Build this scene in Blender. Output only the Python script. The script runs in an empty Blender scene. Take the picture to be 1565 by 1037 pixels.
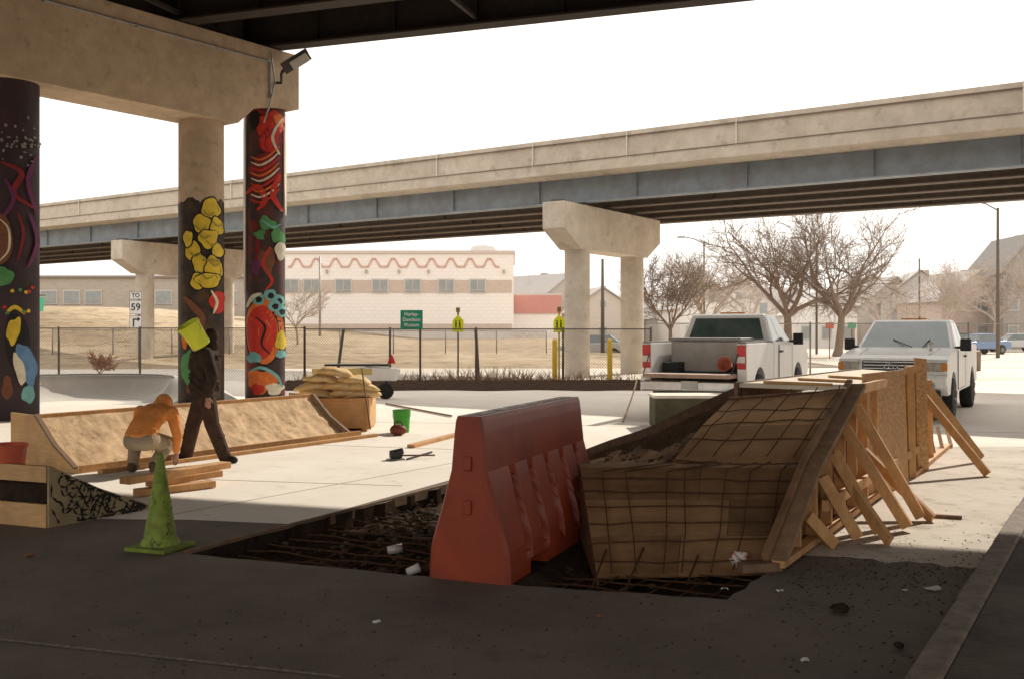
import bpy, math, random, bmesh
from mathutils import Vector, Matrix, noise
C = bpy.context.scene.collection
F=1521.5; CX=782.5; HY=505.0; EH=1.7
R=math.radians
rnd=random.Random(7)
def at(px,py,Y): return Vector(((px-CX)/F*Y, Y, EH+(HY-py)/F*Y))
def gr(px,py,z=0):
    Y=F*(EH-z)/(py-HY); return Vector(((px-CX)/F*Y,Y,z))
# ---------------------------------------------------------------- materials
MATS={}
def nt(name):
    m=bpy.data.materials.new(name); m.use_nodes=True
    return m, m.node_tree.nodes, m.node_tree.links, m.node_tree.nodes['Principled BSDF']
def M(name,c1=(.5,.5,.5),c2=None,scale=6,rough=.85,bump=.15,metal=0,stretch=None,c3=None,s3=.5,spec=.3,lo=.35,hi=.65,bscale=None,c4=None,s4=8,t4=.62):
    if name in MATS: return MATS[name]
    m,n,l,b=nt(name)
    b.inputs['Roughness'].default_value=rough; b.inputs['Metallic'].default_value=metal
    b.inputs['Specular IOR Level'].default_value=spec
    if c2 is None: c2=tuple(v*.82 for v in c1)
    tc=n.new('ShaderNodeTexCoord'); mp=n.new('ShaderNodeMapping'); l.new(tc.outputs['Object'],mp.inputs['Vector'])
    if stretch: mp.inputs['Scale'].default_value=stretch
    nz=n.new('ShaderNodeTexNoise'); nz.inputs['Scale'].default_value=scale; nz.inputs['Detail'].default_value=8; nz.inputs['Roughness'].default_value=.65
    l.new(mp.outputs['Vector'],nz.inputs['Vector'])
    rp=n.new('ShaderNodeValToRGB'); rp.color_ramp.elements[0].position=lo; rp.color_ramp.elements[1].position=hi
    rp.color_ramp.elements[0].color=(*c1,1); rp.color_ramp.elements[1].color=(*c2,1)
    l.new(nz.outputs['Fac'],rp.inputs['Fac']); out=rp.outputs['Color']
    def layer(out,c,s,a,b_):
        n3=n.new('ShaderNodeTexNoise'); n3.inputs['Scale'].default_value=s; n3.inputs['Detail'].default_value=8; n3.inputs['Roughness'].default_value=.7
        l.new(tc.outputs['Object'],n3.inputs['Vector'])
        r3=n.new('ShaderNodeValToRGB'); r3.color_ramp.elements[0].position=a; r3.color_ramp.elements[1].position=b_
        r3.color_ramp.elements[0].color=(0,0,0,1); r3.color_ramp.elements[1].color=(1,1,1,1)
        l.new(n3.outputs['Fac'],r3.inputs['Fac'])
        mx=n.new('ShaderNodeMixRGB'); l.new(r3.outputs['Color'],mx.inputs['Fac']); l.new(out,mx.inputs['Color1']); mx.inputs['Color2'].default_value=(*c,1)
        return mx.outputs['Color']
    if c3: out=layer(out,c3,s3,.45,.7)
    if c4: out=layer(out,c4,s4,t4-.04,t4+.14)
    l.new(out,b.inputs['Base Color'])
    if bump:
        bp=n.new('ShaderNodeBump'); bp.inputs['Strength'].default_value=bump; bp.inputs['Distance'].default_value=.02
        src=nz.outputs['Fac']
        if bscale:
            nb=n.new('ShaderNodeTexNoise'); nb.inputs['Scale'].default_value=bscale; nb.inputs['Detail'].default_value=4
            l.new(tc.outputs['Object'],nb.inputs['Vector']); src=nb.outputs['Fac']
        l.new(src,bp.inputs['Height']); l.new(bp.outputs['Normal'],b.inputs['Normal'])
    MATS[name]=m; return m
def Mchain():
    if 'chain' in MATS: return MATS['chain']
    m,n,l,b=nt('chain link wire'); b.inputs['Base Color'].default_value=(.2,.16,.13,1); b.inputs['Roughness'].default_value=.6
    tc=n.new('ShaderNodeTexCoord'); sp=n.new('ShaderNodeSeparateXYZ'); l.new(tc.outputs['Object'],sp.inputs[0])
    outs=[]
    for op in ('ADD','SUBTRACT'):
        a=n.new('ShaderNodeMath'); a.operation=op; l.new(sp.outputs['X'],a.inputs[0]); l.new(sp.outputs['Z'],a.inputs[1])
        d=n.new('ShaderNodeMath'); d.operation='MULTIPLY'; l.new(a.outputs[0],d.inputs[0]); d.inputs[1].default_value=10
        f=n.new('ShaderNodeMath'); f.operation='FRACT'; l.new(d.outputs[0],f.inputs[0])
        c=n.new('ShaderNodeMath'); c.operation='LESS_THAN'; l.new(f.outputs[0],c.inputs[0]); c.inputs[1].default_value=.10
        outs.append(c.outputs[0])
    mxx=n.new('ShaderNodeMath'); mxx.operation='MAXIMUM'; l.new(outs[0],mxx.inputs[0]); l.new(outs[1],mxx.inputs[1])
    l.new(mxx.outputs[0],b.inputs['Alpha']); MATS['chain']=m; return m
def Mscribble(name,bg,ink,scale=5,mul=4,th=.16):
    if name in MATS: return MATS[name]
    m,n,l,b=nt(name); b.inputs['Roughness'].default_value=.75
    tc=n.new('ShaderNodeTexCoord'); nz=n.new('ShaderNodeTexNoise'); nz.inputs['Scale'].default_value=scale; nz.inputs['Detail'].default_value=1.5
    nz.inputs['Distortion'].default_value=2.2
    l.new(tc.outputs['Object'],nz.inputs['Vector'])
    mu=n.new('ShaderNodeMath'); mu.operation='MULTIPLY'; l.new(nz.outputs['Fac'],mu.inputs[0]); mu.inputs[1].default_value=mul
    fr=n.new('ShaderNodeMath'); fr.operation='FRACT'; l.new(mu.outputs[0],fr.inputs[0])
    rp=n.new('ShaderNodeValToRGB'); rp.color_ramp.interpolation='CONSTANT'
    rp.color_ramp.elements[0].color=(*ink,1); rp.color_ramp.elements[1].position=th; rp.color_ramp.elements[1].color=(*bg,1)
    l.new(fr.outputs[0],rp.inputs['Fac'])
    n2=n.new('ShaderNodeTexNoise'); n2.inputs['Scale'].default_value=14; n2.inputs['Detail'].default_value=6; l.new(tc.outputs['Object'],n2.inputs['Vector'])
    mx=n.new('ShaderNodeMixRGB'); mx.blend_type='MULTIPLY'; mx.inputs['Fac'].default_value=.8; l.new(rp.outputs['Color'],mx.inputs['Color1'])
    r2=n.new('ShaderNodeValToRGB'); r2.color_ramp.elements[0].position=.35; r2.color_ramp.elements[0].color=(.55,.5,.45,1); r2.color_ramp.elements[1].position=.6
    l.new(n2.outputs['Fac'],r2.inputs['Fac']); l.new(r2.outputs['Color'],mx.inputs['Color2'])
    l.new(mx.outputs['Color'],b.inputs['Base Color'])
    MATS[name]=m; return m
# ---------------------------------------------------------------- mesh builder
OFF={}
class MB:
    def __init__(s): s.v=[]; s.f=[]
    def add(s,vs,fs):
        k=len(s.v); s.v+= [tuple(v) for v in vs]; s.f+= [tuple(i+k for i in f) for f in fs]; return s
    def box(s,c,d,rz=0,rx=0,ry=0):
        m=Matrix.Rotation(rz,3,'Z')@Matrix.Rotation(ry,3,'Y')@Matrix.Rotation(rx,3,'X'); c=Vector(c)
        vs=[c+m@Vector((a*d[0]/2,b*d[1]/2,e*d[2]/2)) for a in(-1,1) for b in(-1,1) for e in(-1,1)]
        return s.add(vs,[(0,1,3,2),(4,6,7,5),(0,4,5,1),(2,3,7,6),(0,2,6,4),(1,5,7,3)])
    def bar(s,p,q,w,h,up=(0,0,1)):
        p=Vector(p);q=Vector(q);d=(q-p).normalized();u=Vector(up)
        if abs(d.dot(u))>.98:u=Vector((1,0,0))
        a=d.cross(u).normalized();b=a.cross(d).normalized()
        vs=[x+a*w/2*i+b*h/2*j for x in(p,q) for i,j in((-1,-1),(1,-1),(1,1),(-1,1))]
        return s.add(vs,[(0,1,2,3),(7,6,5,4),(0,4,5,1),(1,5,6,2),(2,6,7,3),(3,7,4,0)])
    def tube(s,pts,rad,n=8,cap=True):
        pts=[Vector(p) for p in pts]
        if not hasattr(rad,'__len__'): rad=[rad]*len(pts)
        vs=[];fs=[];ref=None
        for i,p in enumerate(pts):
            d=(pts[min(i+1,len(pts)-1)]-pts[max(i-1,0)]).normalized()
            if ref is None:
                ref=Vector((0,0,1)) if abs(d.z)<.9 else Vector((1,0,0))
            a=d.cross(ref).normalized(); b=a.cross(d).normalized(); ref=b
            for k in range(n):
                t=2*math.pi*k/n; vs.append(p+(a*math.cos(t)+b*math.sin(t))*rad[i])
        for i in range(len(pts)-1):
            for k in range(n):
                fs.append((i*n+k,i*n+(k+1)%n,(i+1)*n+(k+1)%n,(i+1)*n+k))
        if cap: fs.append(tuple(range(n))[::-1]); fs.append(tuple((len(pts)-1)*n+k for k in range(n)))
        return s.add(vs,fs)
    def prism(s,poly,fn):
        n=len(poly); vs=[fn(u,v,0) for u,v in poly]+[fn(u,v,1) for u,v in poly]
        fs=[tuple(range(n))[::-1],tuple(range(n,2*n))]+[(i,(i+1)%n,n+(i+1)%n,n+i) for i in range(n)]
        return s.add(vs,fs)
    def poly(s,pts): return s.add(pts,[tuple(range(len(pts)))])
    def sph(s,c,r,nu=12,nv=8,jit=0,seed=0):
        if not hasattr(r,'__len__'): r=(r,r,r)
        g=random.Random(seed); c=Vector(c); vs=[c+Vector((0,0,r[2]))];fs=[]
        for j in range(1,nv):
            ph=math.pi*j/nv
            for i in range(nu):
                t=2*math.pi*i/nu; k=1+(g.uniform(-jit,jit) if jit else 0)
                vs.append(c+Vector((k*r[0]*math.sin(ph)*math.cos(t),k*r[1]*math.sin(ph)*math.sin(t),k*r[2]*math.cos(ph))))
        vs.append(c-Vector((0,0,r[2]))); L=len(vs)-1
        for i in range(nu): fs.append((0,1+i,1+(i+1)%nu)); fs.append((L,L-nu+(i+1)%nu,L-nu+i))
        for j in range(nv-2):
            for i in range(nu):
                a=1+j*nu; fs.append((a+i,a+nu+i,a+nu+(i+1)%nu,a+(i+1)%nu))
        return s.add(vs,fs)
    def lathe(s,c,prof,n=20,axis=(0,0,1)):
        c=Vector(c); q=Vector((0,0,1)).rotation_difference(Vector(axis).normalized()); vs=[];fs=[]
        for r,z in prof:
            for k in range(n):
                t=2*math.pi*k/n; vs.append(c+q@Vector((r*math.cos(t),r*math.sin(t),z)))
        for i in range(len(prof)-1):
            for k in range(n): fs.append((i*n+k,i*n+(k+1)%n,(i+1)*n+(k+1)%n,(i+1)*n+k))
        return s.add(vs,fs)
    def build(s,name,mat,parent=None,local=False,smooth=False,bevel=0):
        if parent is None:
            xs=[v[0] for v in s.v];ys=[v[1] for v in s.v];zs=[v[2] for v in s.v]
            o0=Vector(((min(xs)+max(xs))/2,(min(ys)+max(ys))/2,min(zs)))
        else: o0=Vector((0,0,0)) if local else OFF.get(parent.name,Vector((0,0,0)))
        me=bpy.data.meshes.new(name); me.from_pydata([tuple(Vector(v)-o0) for v in s.v],[],s.f); me.validate(); me.update()
        ob=bpy.data.objects.new(name,me); C.objects.link(ob); me.materials.append(mat)
        if parent is None: ob.location=o0
        else: ob.parent=parent
        OFF[ob.name]=o0
        if smooth:
            for p in me.polygons: p.use_smooth=True
        if bevel:
            b=ob.modifiers.new('bevel','BEVEL'); b.width=bevel; b.segments=2; b.limit_method='ANGLE'
        return ob
def thing(name,label,cat,loc=(0,0,0),rz=0,group=None):
    o=bpy.data.objects.new(name,None); C.objects.link(o); o.location=loc; o.rotation_euler=(0,0,rz); o.empty_display_size=.1
    o['label']=label;o['category']=cat
    if group:o['group']=group
    OFF[o.name]=Vector(loc); return o
def tag(o,label,cat,group=None,kind=None):
    o['label']=label;o['category']=cat
    if group:o['group']=group
    if kind:o['kind']=kind
    return o
def struct(o,label=None,cat='ground'):
    o['kind']='structure'; o['label']=label or o.name; o['category']=cat; return o
def text(s,size,mat,parent,p,w=None,extr=.002,rot=(R(90),0,0)):
    cu=bpy.data.curves.new('t','FONT'); cu.body=s; cu.size=size; cu.align_x='CENTER'; cu.align_y='CENTER'; cu.extrude=extr; cu.offset=size*.012
    t=bpy.data.objects.new('t',cu); C.objects.link(t); bpy.context.view_layer.update()
    me=bpy.data.meshes.new_from_object(t); C.objects.unlink(t); bpy.data.objects.remove(t)
    o=bpy.data.objects.new('lettering',me); C.objects.link(o); me.materials.clear(); me.materials.append(mat)
    if w:
        xs=[v.co.x for v in me.vertices]; k=w/(max(xs)-min(xs))
        for v in me.vertices: v.co.x*=k
    o.parent=parent; o.location=Vector(p)-OFF[parent.name]; o.rotation_euler=rot; return o
# ---------------------------------------------------------------- palette
conc=M('bridge concrete',(.53,.395,.265),(.43,.315,.205),3,.9,.25,c3=(.36,.265,.175),s3=.6,c4=(.27,.195,.13),s4=4,t4=.6)
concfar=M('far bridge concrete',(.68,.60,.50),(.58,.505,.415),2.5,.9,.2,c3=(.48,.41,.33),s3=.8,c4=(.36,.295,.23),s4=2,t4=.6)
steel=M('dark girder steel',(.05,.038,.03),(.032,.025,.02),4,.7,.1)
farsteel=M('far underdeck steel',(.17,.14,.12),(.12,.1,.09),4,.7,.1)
bluesteel=M('blue grey girder paint',(.31,.355,.40),(.26,.30,.335),2,.6,.08,c3=(.24,.25,.26),s3=1)
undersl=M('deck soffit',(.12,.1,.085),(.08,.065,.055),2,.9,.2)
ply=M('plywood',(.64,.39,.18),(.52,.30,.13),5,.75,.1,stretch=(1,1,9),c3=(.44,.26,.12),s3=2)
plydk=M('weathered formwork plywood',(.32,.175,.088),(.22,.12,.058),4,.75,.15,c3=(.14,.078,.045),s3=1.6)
lumber=M('pine lumber',(.66,.37,.16),(.52,.275,.105),9,.75,.12,stretch=(3,3,1),c3=(.42,.22,.095),s3=3)
lumberdk=M('weathered lumber',(.24,.145,.085),(.15,.09,.05),9,.8,.2)
osb=M('oriented strand board',(.64,.37,.17),(.42,.23,.10),26,.8,.15,lo=.42,hi=.58,c3=(.47,.26,.12),s3=1.5)
soil=M('dark soil',(.05,.034,.024),(.025,.017,.012),9,.95,.8,c3=(.08,.054,.038),s3=2.2,spec=0)
rub=M('rubble stone',(.13,.095,.07),(.05,.038,.028),5,.95,.4,spec=0)
rust=M('rusty rebar',(.12,.06,.03),(.06,.03,.017),20,.9,.2,spec=.1)
white=M('white vehicle paint',(.88,.86,.83),(.85,.83,.79),2,.28,0,spec=.5,c3=(.77,.73,.66),s3=1.5)
black=M('black rubber',(.02,.019,.018),(.03,.028,.026),12,.7,.1)
trim=M('dark trim',(.035,.033,.031),None,8,.5,0)
glass=M('tinted glass',(.10,.125,.13),(.17,.2,.2),1.2,.08,0,spec=.9)
chrome=M('chrome',(.6,.6,.6),None,8,.2,0,metal=1)
galv=M('galvanised metal',(.34,.33,.31),(.26,.25,.235),6,.5,.05,metal=.3)
poledk=M('dark pole paint',(.13,.1,.078),None,6,.6,.05)
bark=M('grey brown bark',(.25,.185,.14),(.18,.13,.1),6,.95,.2)
barkfar=M('hazy bark',(.50,.42,.36),(.40,.34,.29),5,.95,.1)  # bark paled so its colour carries the distance haze
def flat(name,c,rough=.7): return M(name,c,tuple(v*.86 for v in c),8,rough,.04)
# ---------------------------------------------------------------- world, sun, camera
sc=bpy.context.scene
w=bpy.data.worlds.new('World'); sc.world=w; w.use_nodes=True; n=w.node_tree.nodes; l=w.node_tree.links
sky=n.new('ShaderNodeTexSky'); sky.sky_type='NISHITA'; sky.sun_disc=False
az=Vector((.56,.8285)); el=R(33.4)
sky.sun_elevation=el; sky.sun_rotation=math.atan2(az.x,az.y); sky.dust_density=6; sky.air_density=1
mx=n.new('ShaderNodeMixRGB'); mx.inputs['Fac'].default_value=.92; mx.inputs['Color2'].default_value=(11.2,10.75,10.15,1)
l.new(sky.outputs['Color'],mx.inputs['Color1']); l.new(mx.outputs['Color'],n['Background'].inputs['Color']); n['Background'].inputs['Strength'].default_value=.135
ld=bpy.data.lights.new('sun','SUN'); ld.energy=5; ld.angle=R(.5); ld.color=(1,.93,.82)
S=Vector((az.x*math.cos(el),az.y*math.cos(el),math.sin(el))).normalized()
lo_=bpy.data.objects.new('sun',ld); C.objects.link(lo_); lo_.rotation_mode='QUATERNION'; lo_.rotation_quaternion=S.to_track_quat('Z','Y')
cam=bpy.data.cameras.new('camera'); cam.lens=35; cam.sensor_width=36; cam.shift_y=-13.5/1565; cam.clip_end=4000
cobj=bpy.data.objects.new('camera',cam); C.objects.link(cobj); cobj.location=(0,0,EH); cobj.rotation_euler=(R(90),0,0); sc.camera=cobj
sc.view_settings.view_transform='Standard'
try: sc.view_settings.look='None'
except: pass
# ---------------------------------------------------------------- ground
def holed(name,outer,holes,z,mat):
    bm=bmesh.new(); es=[]
    for ring in [outer]+holes:
        vs=[bm.verts.new((p[0],p[1],z)) for p in ring]
        for i in range(len(vs)): es.append(bm.edges.new((vs[i],vs[(i+1)%len(vs)])))
    bmesh.ops.triangle_fill(bm,use_beauty=True,edges=es)
    for f in bm.faces:
        if f.normal.z<0: f.normal_flip()
    me=bpy.data.meshes.new(name); bm.to_mesh(me); bm.free(); me.materials.append(mat)
    o=bpy.data.objects.new(name,me); C.objects.link(o); return o
PIT=[(-2.46,7.6),(-.6,11.15),(.92,13.6),(2.6,10.2),(2.3,8.3),(1.85,7.15),(1.36,6.3),(.08,6.64),(-.58,6.9)]
def pit_rough(P):
    out=[]; g=random.Random(3)
    for i in range(len(P)):
        a=Vector(P[i]);b=Vector(P[(i+1)%len(P)]); k=max(1,int((b-a).length/.16)); d=(b-a).normalized(); nn=Vector((-d.y,d.x))
        for j in range(k): out.append(a.lerp(b,j/k)+(nn*g.uniform(-.022,.022) if j else Vector((0,0))))
    return out
PITR=pit_rough(PIT)
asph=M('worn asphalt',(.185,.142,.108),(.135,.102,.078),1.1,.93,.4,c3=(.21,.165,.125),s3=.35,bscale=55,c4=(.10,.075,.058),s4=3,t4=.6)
slabm=M('broomed concrete',(.84,.765,.67),(.75,.67,.575),.9,.9,.25,c3=(.78,.705,.61),s3=.3,bscale=70,c4=(.64,.56,.46),s4=2.5,t4=.6)
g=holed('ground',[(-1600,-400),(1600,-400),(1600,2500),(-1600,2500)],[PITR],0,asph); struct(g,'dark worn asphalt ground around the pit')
def rough_line(a,b,step,amp,seed):
    a=Vector(a);b=Vector(b); k=max(1,int((b-a).length/step)); d=(b-a).normalized(); nn=Vector((-d.y,d.x)); g=random.Random(seed)
    return [tuple(a.lerp(b,j/k)+(nn*g.uniform(-amp,amp) if j else Vector((0,0)))) for j in range(k)]
slab=rough_line((-40,10.4),(-2.9,8.95),.5,.04,2)+[(-2.9,8.95),(-1.95,8.75),(-.72,11.3),(.8,13.8),(1.6,14.6),(40,14.6),(40,34),(-40,34)]
o=MB(); o.poly([(x,y,.004) for x,y in slab]); struct(o.build('concrete_slab',slabm),'pale sunlit concrete slab and road','road')
o=MB()
for (a,b) in [((-3.2,9.1),(.7,15)),((-9,12.5),(-1.2,10.9)),((-7,15.9),(.5,13.9)),((-8,19.5),(9,16.5))]:
    o.bar((*a,.0062),(*b,.0062),.010,.002)
struct(o.build('slab_joint',M('joint line',(.45,.38,.3),None,6,.9,0)),'thin sawn joints across the pale slab','road marking')  # sawn joints drawn as thin darker strips
bright=M('asphalt with painted sunlight',(.62,.545,.455),(.50,.43,.345),1.5,.92,.35,c3=(.68,.6,.51),s3=.5,bscale=60,c4=(.30,.24,.185),s4=3,t4=.58)  # sunlit brightness put into the asphalt colour, patch ends near the shadow edge
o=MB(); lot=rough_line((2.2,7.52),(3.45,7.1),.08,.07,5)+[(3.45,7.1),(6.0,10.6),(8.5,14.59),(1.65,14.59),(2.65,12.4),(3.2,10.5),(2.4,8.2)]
o.poly([(x,y,.004) for x,y in lot]); struct(o.build('paved_lot',bright),'asphalt with painted sunlight beside the wooden ramp','road')
o=MB(); p,q=gr(-80,968),gr(520,1034); d=(q-p).normalized(); nn=Vector((-d.y,d.x,0))*.014; u4=Vector((0,0,.004))
o.poly([p-nn+u4,q-nn+u4,q+nn+u4,p+nn+u4])
struct(o.build('road_marking',M('faded paint',(.36,.29,.23),(.17,.13,.1),30,.9,.1,lo=.4,hi=.6)),'faded white painted line across dark asphalt','road marking')
def inside(p,P):
    c=False;j=len(P)-1
    for i in range(len(P)):
        if (P[i][1]>p[1])!=(P[j][1]>p[1]) and p[0]<(P[j][0]-P[i][0])*(p[1]-P[i][1])/(P[j][1]-P[i][1])+P[i][0]: c=not c
        j=i
    return c
o=MB(); nx,ny=90,110; x0,x1,y0,y1=-2.8,3.2,6.0,13.9
bA=Vector((-.28,6.7));bB=Vector((.55,8.9)); vs=[]
for i in range(nx+1):
    for j in range(ny+1):
        x=x0+(x1-x0)*i/nx;y=y0+(y1-y0)*j/ny
        z=-.17+.06*noise.noise(Vector((x*2.2,y*2.2,0)))+.045*noise.noise(Vector((x*8,y*8,3)))
        p=Vector((x,y)); t=max(0,min(1,(p-bA).dot(bB-bA)/(bB-bA).length_squared)); dd=(p-(bA+(bB-bA)*t)).length
        kk=max(0,min(1,(dd-.3)/.25)); z=(-.012)*(1-kk)+z*kk
        vs.append((x,y,min(z,-.012)))
fs=[(i*(ny+1)+j,(i+1)*(ny+1)+j,(i+1)*(ny+1)+j+1,i*(ny+1)+j+1) for i in range(nx) for j in range(ny)]
o.add(vs,fs); struct(o.build('pit_floor',soil,smooth=True),'dark soil floor of the dug out pit')
o=MB()
for i in range(len(PITR)):
    a=PITR[i];b=PITR[(i+1)%len(PITR)]; o.poly([(a.x,a.y,0),(b.x,b.y,0),(b.x,b.y,-.3),(a.x,a.y,-.3)])
struct(o.build('pit_wall',soil),'cut soil edge of the pit')
o=MB()
for k in range(900):
    if k<420: x=rnd.gauss(-.75,.35);y=rnd.gauss(9.0,.8)
    else: x=rnd.uniform(-2.3,1.8);y=rnd.uniform(6.4,12.5)
    if not inside((x,y),PIT): continue
    r=rnd.uniform(.008,.026)*(2.0 if (k<420 and rnd.random()<.3) else 1)
    o.sph((x,y,-.14+rnd.uniform(-.02,.05)),(r*1.2,r,r*.7),6,4,.35,k)
tag(o.build('rubble',rub),'broken stone rubble scattered over the pit floor','rubble',kind='stuff')
ka=Vector((4.94+.53*14,9.6+.85*14,0));kb=Vector((1.97-.53*6,4.86-.85*6,0)); kd=(ka-kb).normalized(); kn=Vector((kd.y,-kd.x,0))
def strip(mb,a,b,w0,w1,z0,z1):
    vs=[a+kn*w0,a+kn*w1,b+kn*w1,b+kn*w0]
    mb.add([(*v.xy,z0) for v in vs]+[(*v.xy,z1) for v in vs],[(0,1,2,3),(7,6,5,4),(0,4,5,1),(1,5,6,2),(2,6,7,3),(3,7,4,0)])
o=MB(); N=14
for i in range(N):
    a=kb.lerp(ka,i/N);b=kb.lerp(ka,(i+1)/N-.0008); strip(o,a,b,rnd.uniform(-.006,.006),.16,-.05,.11+rnd.uniform(0,.012))
struct(o.build('kerb',M('kerb stone',(.26,.205,.16),(.17,.13,.1),7,.9,.5,c4=(.1,.075,.058),s4=9,t4=.58),bevel=.02),'worn concrete kerb stones along the right','kerb')
o=MB(); strip(o,kb,ka,.165,6,-.05,.105); struct(o.build('sidewalk',M('sidewalk soil',(.13,.098,.074),(.07,.052,.04),3,.95,.8,c3=(.17,.13,.1),s3=1,bscale=25)),'dirty pavement behind the kerb','pavement')
o=MB(); vs=[];nx,ny=60,12
for i in range(nx+1):
    for j in range(ny+1):
        x=-7.0+12.2*i/nx; y0=28.3+.4*noise.noise(Vector((x*.7,0,0))); y=y0+(34-y0)*j/ny
        vs.append((x,y,.012+.12*math.sin(math.pi*j/ny)*(1+.5*noise.noise(Vector((x*3,y*3,0))))))
fs=[(i*(ny+1)+j,(i+1)*(ny+1)+j,(i+1)*(ny+1)+j+1,i*(ny+1)+j+1) for i in range(nx) for j in range(ny)]
o.add(vs,fs); struct(o.build('planting_bed',M('mulch',(.085,.055,.04),(.045,.03,.022),6,.95,.7,spec=0),smooth=True),'dark mulch bed along the chain link fence')
def hz(x,y):
    s=max(0,min(1,(y-42)/38)); s=s*s*(3-2*s); a=max(0,min(1,(-8-x)/24)); e=max(0,min(1,(16-x)/12))
    return s*(1.0+2.6*a)*e-.02+ (.12*noise.noise(Vector((x*.3,y*.3,0)))*s)
o=MB(); nx,ny=70,50; vs=[]
for i in range(nx+1):
    for j in range(ny+1):
        x=-110+130*i/nx;y=42+110*(j/ny)**1.4; vs.append((x,y,hz(x,y)+.01))
fs=[(i*(ny+1)+j,(i+1)*(ny+1)+j,(i+1)*(ny+1)+j+1,i*(ny+1)+j+1) for i in range(nx) for j in range(ny)]
o.add(vs,fs); struct(o.build('hill',M('dry winter grass',(.45,.35,.235),(.34,.26,.17),1.6,.95,.5,c3=(.53,.43,.30),s3=.15,c4=(.24,.175,.11),s4=.8,t4=.53,spec=.1),smooth=True),'dry straw coloured grass slope beyond the fence','hill')
o=MB(); o.poly([(-60,34.01,.008),(60,34.01,.008),(60,46,.008),(-60,44.5,.008)]); struct(o.build('road',M('far pale road',(.74,.67,.58),(.66,.59,.5),.7,.9,.1)),'pale street beyond the fence','road')
o=MB(); o.poly([(16,46.01,.006),(90,46.01,.006),(110,150,.006),(16,150,.006)]); struct(o.build('far_lot',M('far pale lot',(.68,.6,.51),(.55,.48,.4),.3,.9,.1)),'pale street and lots before the distant houses','road')
# ---------------------------------------------------------------- near bridge
e=Vector((.944,-.33,0)).normalized(); m_=Vector((.33,.944,0)).normalized()
nb=thing('overhead_bridge','dark steel girder bridge overhead on painted round columns and a concrete cap beam','bridge',(-7.1,22.7,0))
def LP(off,u,z): return m_*off+e*u+Vector((0,0,z))
d2=MB()
a,b=LP(21.5,-60,0),LP(21.5,60,0);c_,dd=LP(-9,60,0),LP(-9,-60,0)
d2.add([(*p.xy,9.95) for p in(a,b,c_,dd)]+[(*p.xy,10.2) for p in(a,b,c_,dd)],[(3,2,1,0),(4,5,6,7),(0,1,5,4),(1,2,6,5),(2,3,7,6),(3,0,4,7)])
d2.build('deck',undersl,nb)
MB().bar(LP(21.3,-60,10.75),LP(21.3,60,10.75),.3,1.08).build('parapet',conc,nb)
for k in range(13):
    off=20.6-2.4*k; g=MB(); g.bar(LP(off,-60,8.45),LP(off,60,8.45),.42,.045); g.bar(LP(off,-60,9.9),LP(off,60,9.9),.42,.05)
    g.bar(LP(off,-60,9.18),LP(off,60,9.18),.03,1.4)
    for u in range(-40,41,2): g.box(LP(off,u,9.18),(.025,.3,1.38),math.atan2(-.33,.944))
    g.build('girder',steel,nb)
for k in range(8):
    for u in range(-20,24,6):
        x=MB(); p=LP(20.6-2.4*k-.05,u,8.6);q=LP(20.6-2.4*(k+1)+.05,u,8.6); up=Vector((0,0,1.15))
        x.bar(p,q,.09,.09); x.bar(p+up,q+up,.09,.09); mid=(p+q)/2
        x.bar(p+up,mid+Vector((0,0,.05)),.07,.07); x.bar(q+up,mid+Vector((0,0,.05)),.07,.07)
        x.build('cross_brace',steel,nb)
dv=Vector((2.6,3.5,0)).normalized(); pv=Vector((dv.y,-dv.x,0)); B0=Vector((-7.1,22.7,0))
prof=[(-13,6.45),(.6,6.45),(1.15,6.95),(2.42,7.08),(2.42,8.4),(-13,8.4)]
MB().prism(prof,lambda u,v,s:B0+dv*u+pv*(.58 if s else -.58)+Vector((0,0,v))).build('cap_beam',conc,nb,bevel=.02)
COLS={}
def column(key,x,y,r,top,mat,parent):
    mb=MB(); mb.lathe((x,y,0),[(r,-.05),(r,top)],40); ob=mb.build('column',mat,parent,smooth=True); COLS[key]=(Vector((x,y)),r,ob); return ob
colA=M('column dark paint',(.03,.02,.02),(.045,.028,.028),3,.6,.1,c3=(.06,.025,.035),s3=1.3)
colC=M('column black and red paint',(.035,.025,.022),(.05,.03,.025),3,.6,.1,c3=(.24,.03,.02),s3=1.1)
column('A',-9.66,19.2,.5,6.5,colA,nb); column('B',-7.1,22.75,.5,6.5,conc,nb); column('C',-6.0,24.2,.475,7.06,colC,nb)
column('D',-12.3,15.2,.5,6.5,conc,nb)
CPX={'A':17,'B':308.5,'C':405}
def cylpt(key,px,py,lay):
    c,r,_=COLS[key]; Y=c.y; s=F/Y; hw=r*s; u=max(-.985,min(.985,(px-CPX[key])/hw)); a=math.atan2(-c.y,-c.x)+math.asin(u)
    z=max(.02,EH+(HY-py)/s); rr=r+.004*lay
    return Vector((c.x+rr*math.cos(a),c.y+rr*math.sin(a),z))
PAINT={'red':(.58,.035,.02),'orange':(.72,.17,.03),'yellow':(.72,.50,.04),'teal':(.18,.42,.40),'green':(.09,.28,.09),'cream':(.72,.64,.48),'black':(.012,.01,.01),'purple':(.16,.03,.10),'dkred':(.24,.02,.022),'blue':(.12,.24,.40),'brown':(.2,.07,.03),'olive':(.35,.27,.04),'grey':(.3,.27,.24)}
def pm(c): return M('mural '+c,PAINT[c],tuple(v*.72 for v in PAINT[c]),7,.6,.03)
LAY=[2]
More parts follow.
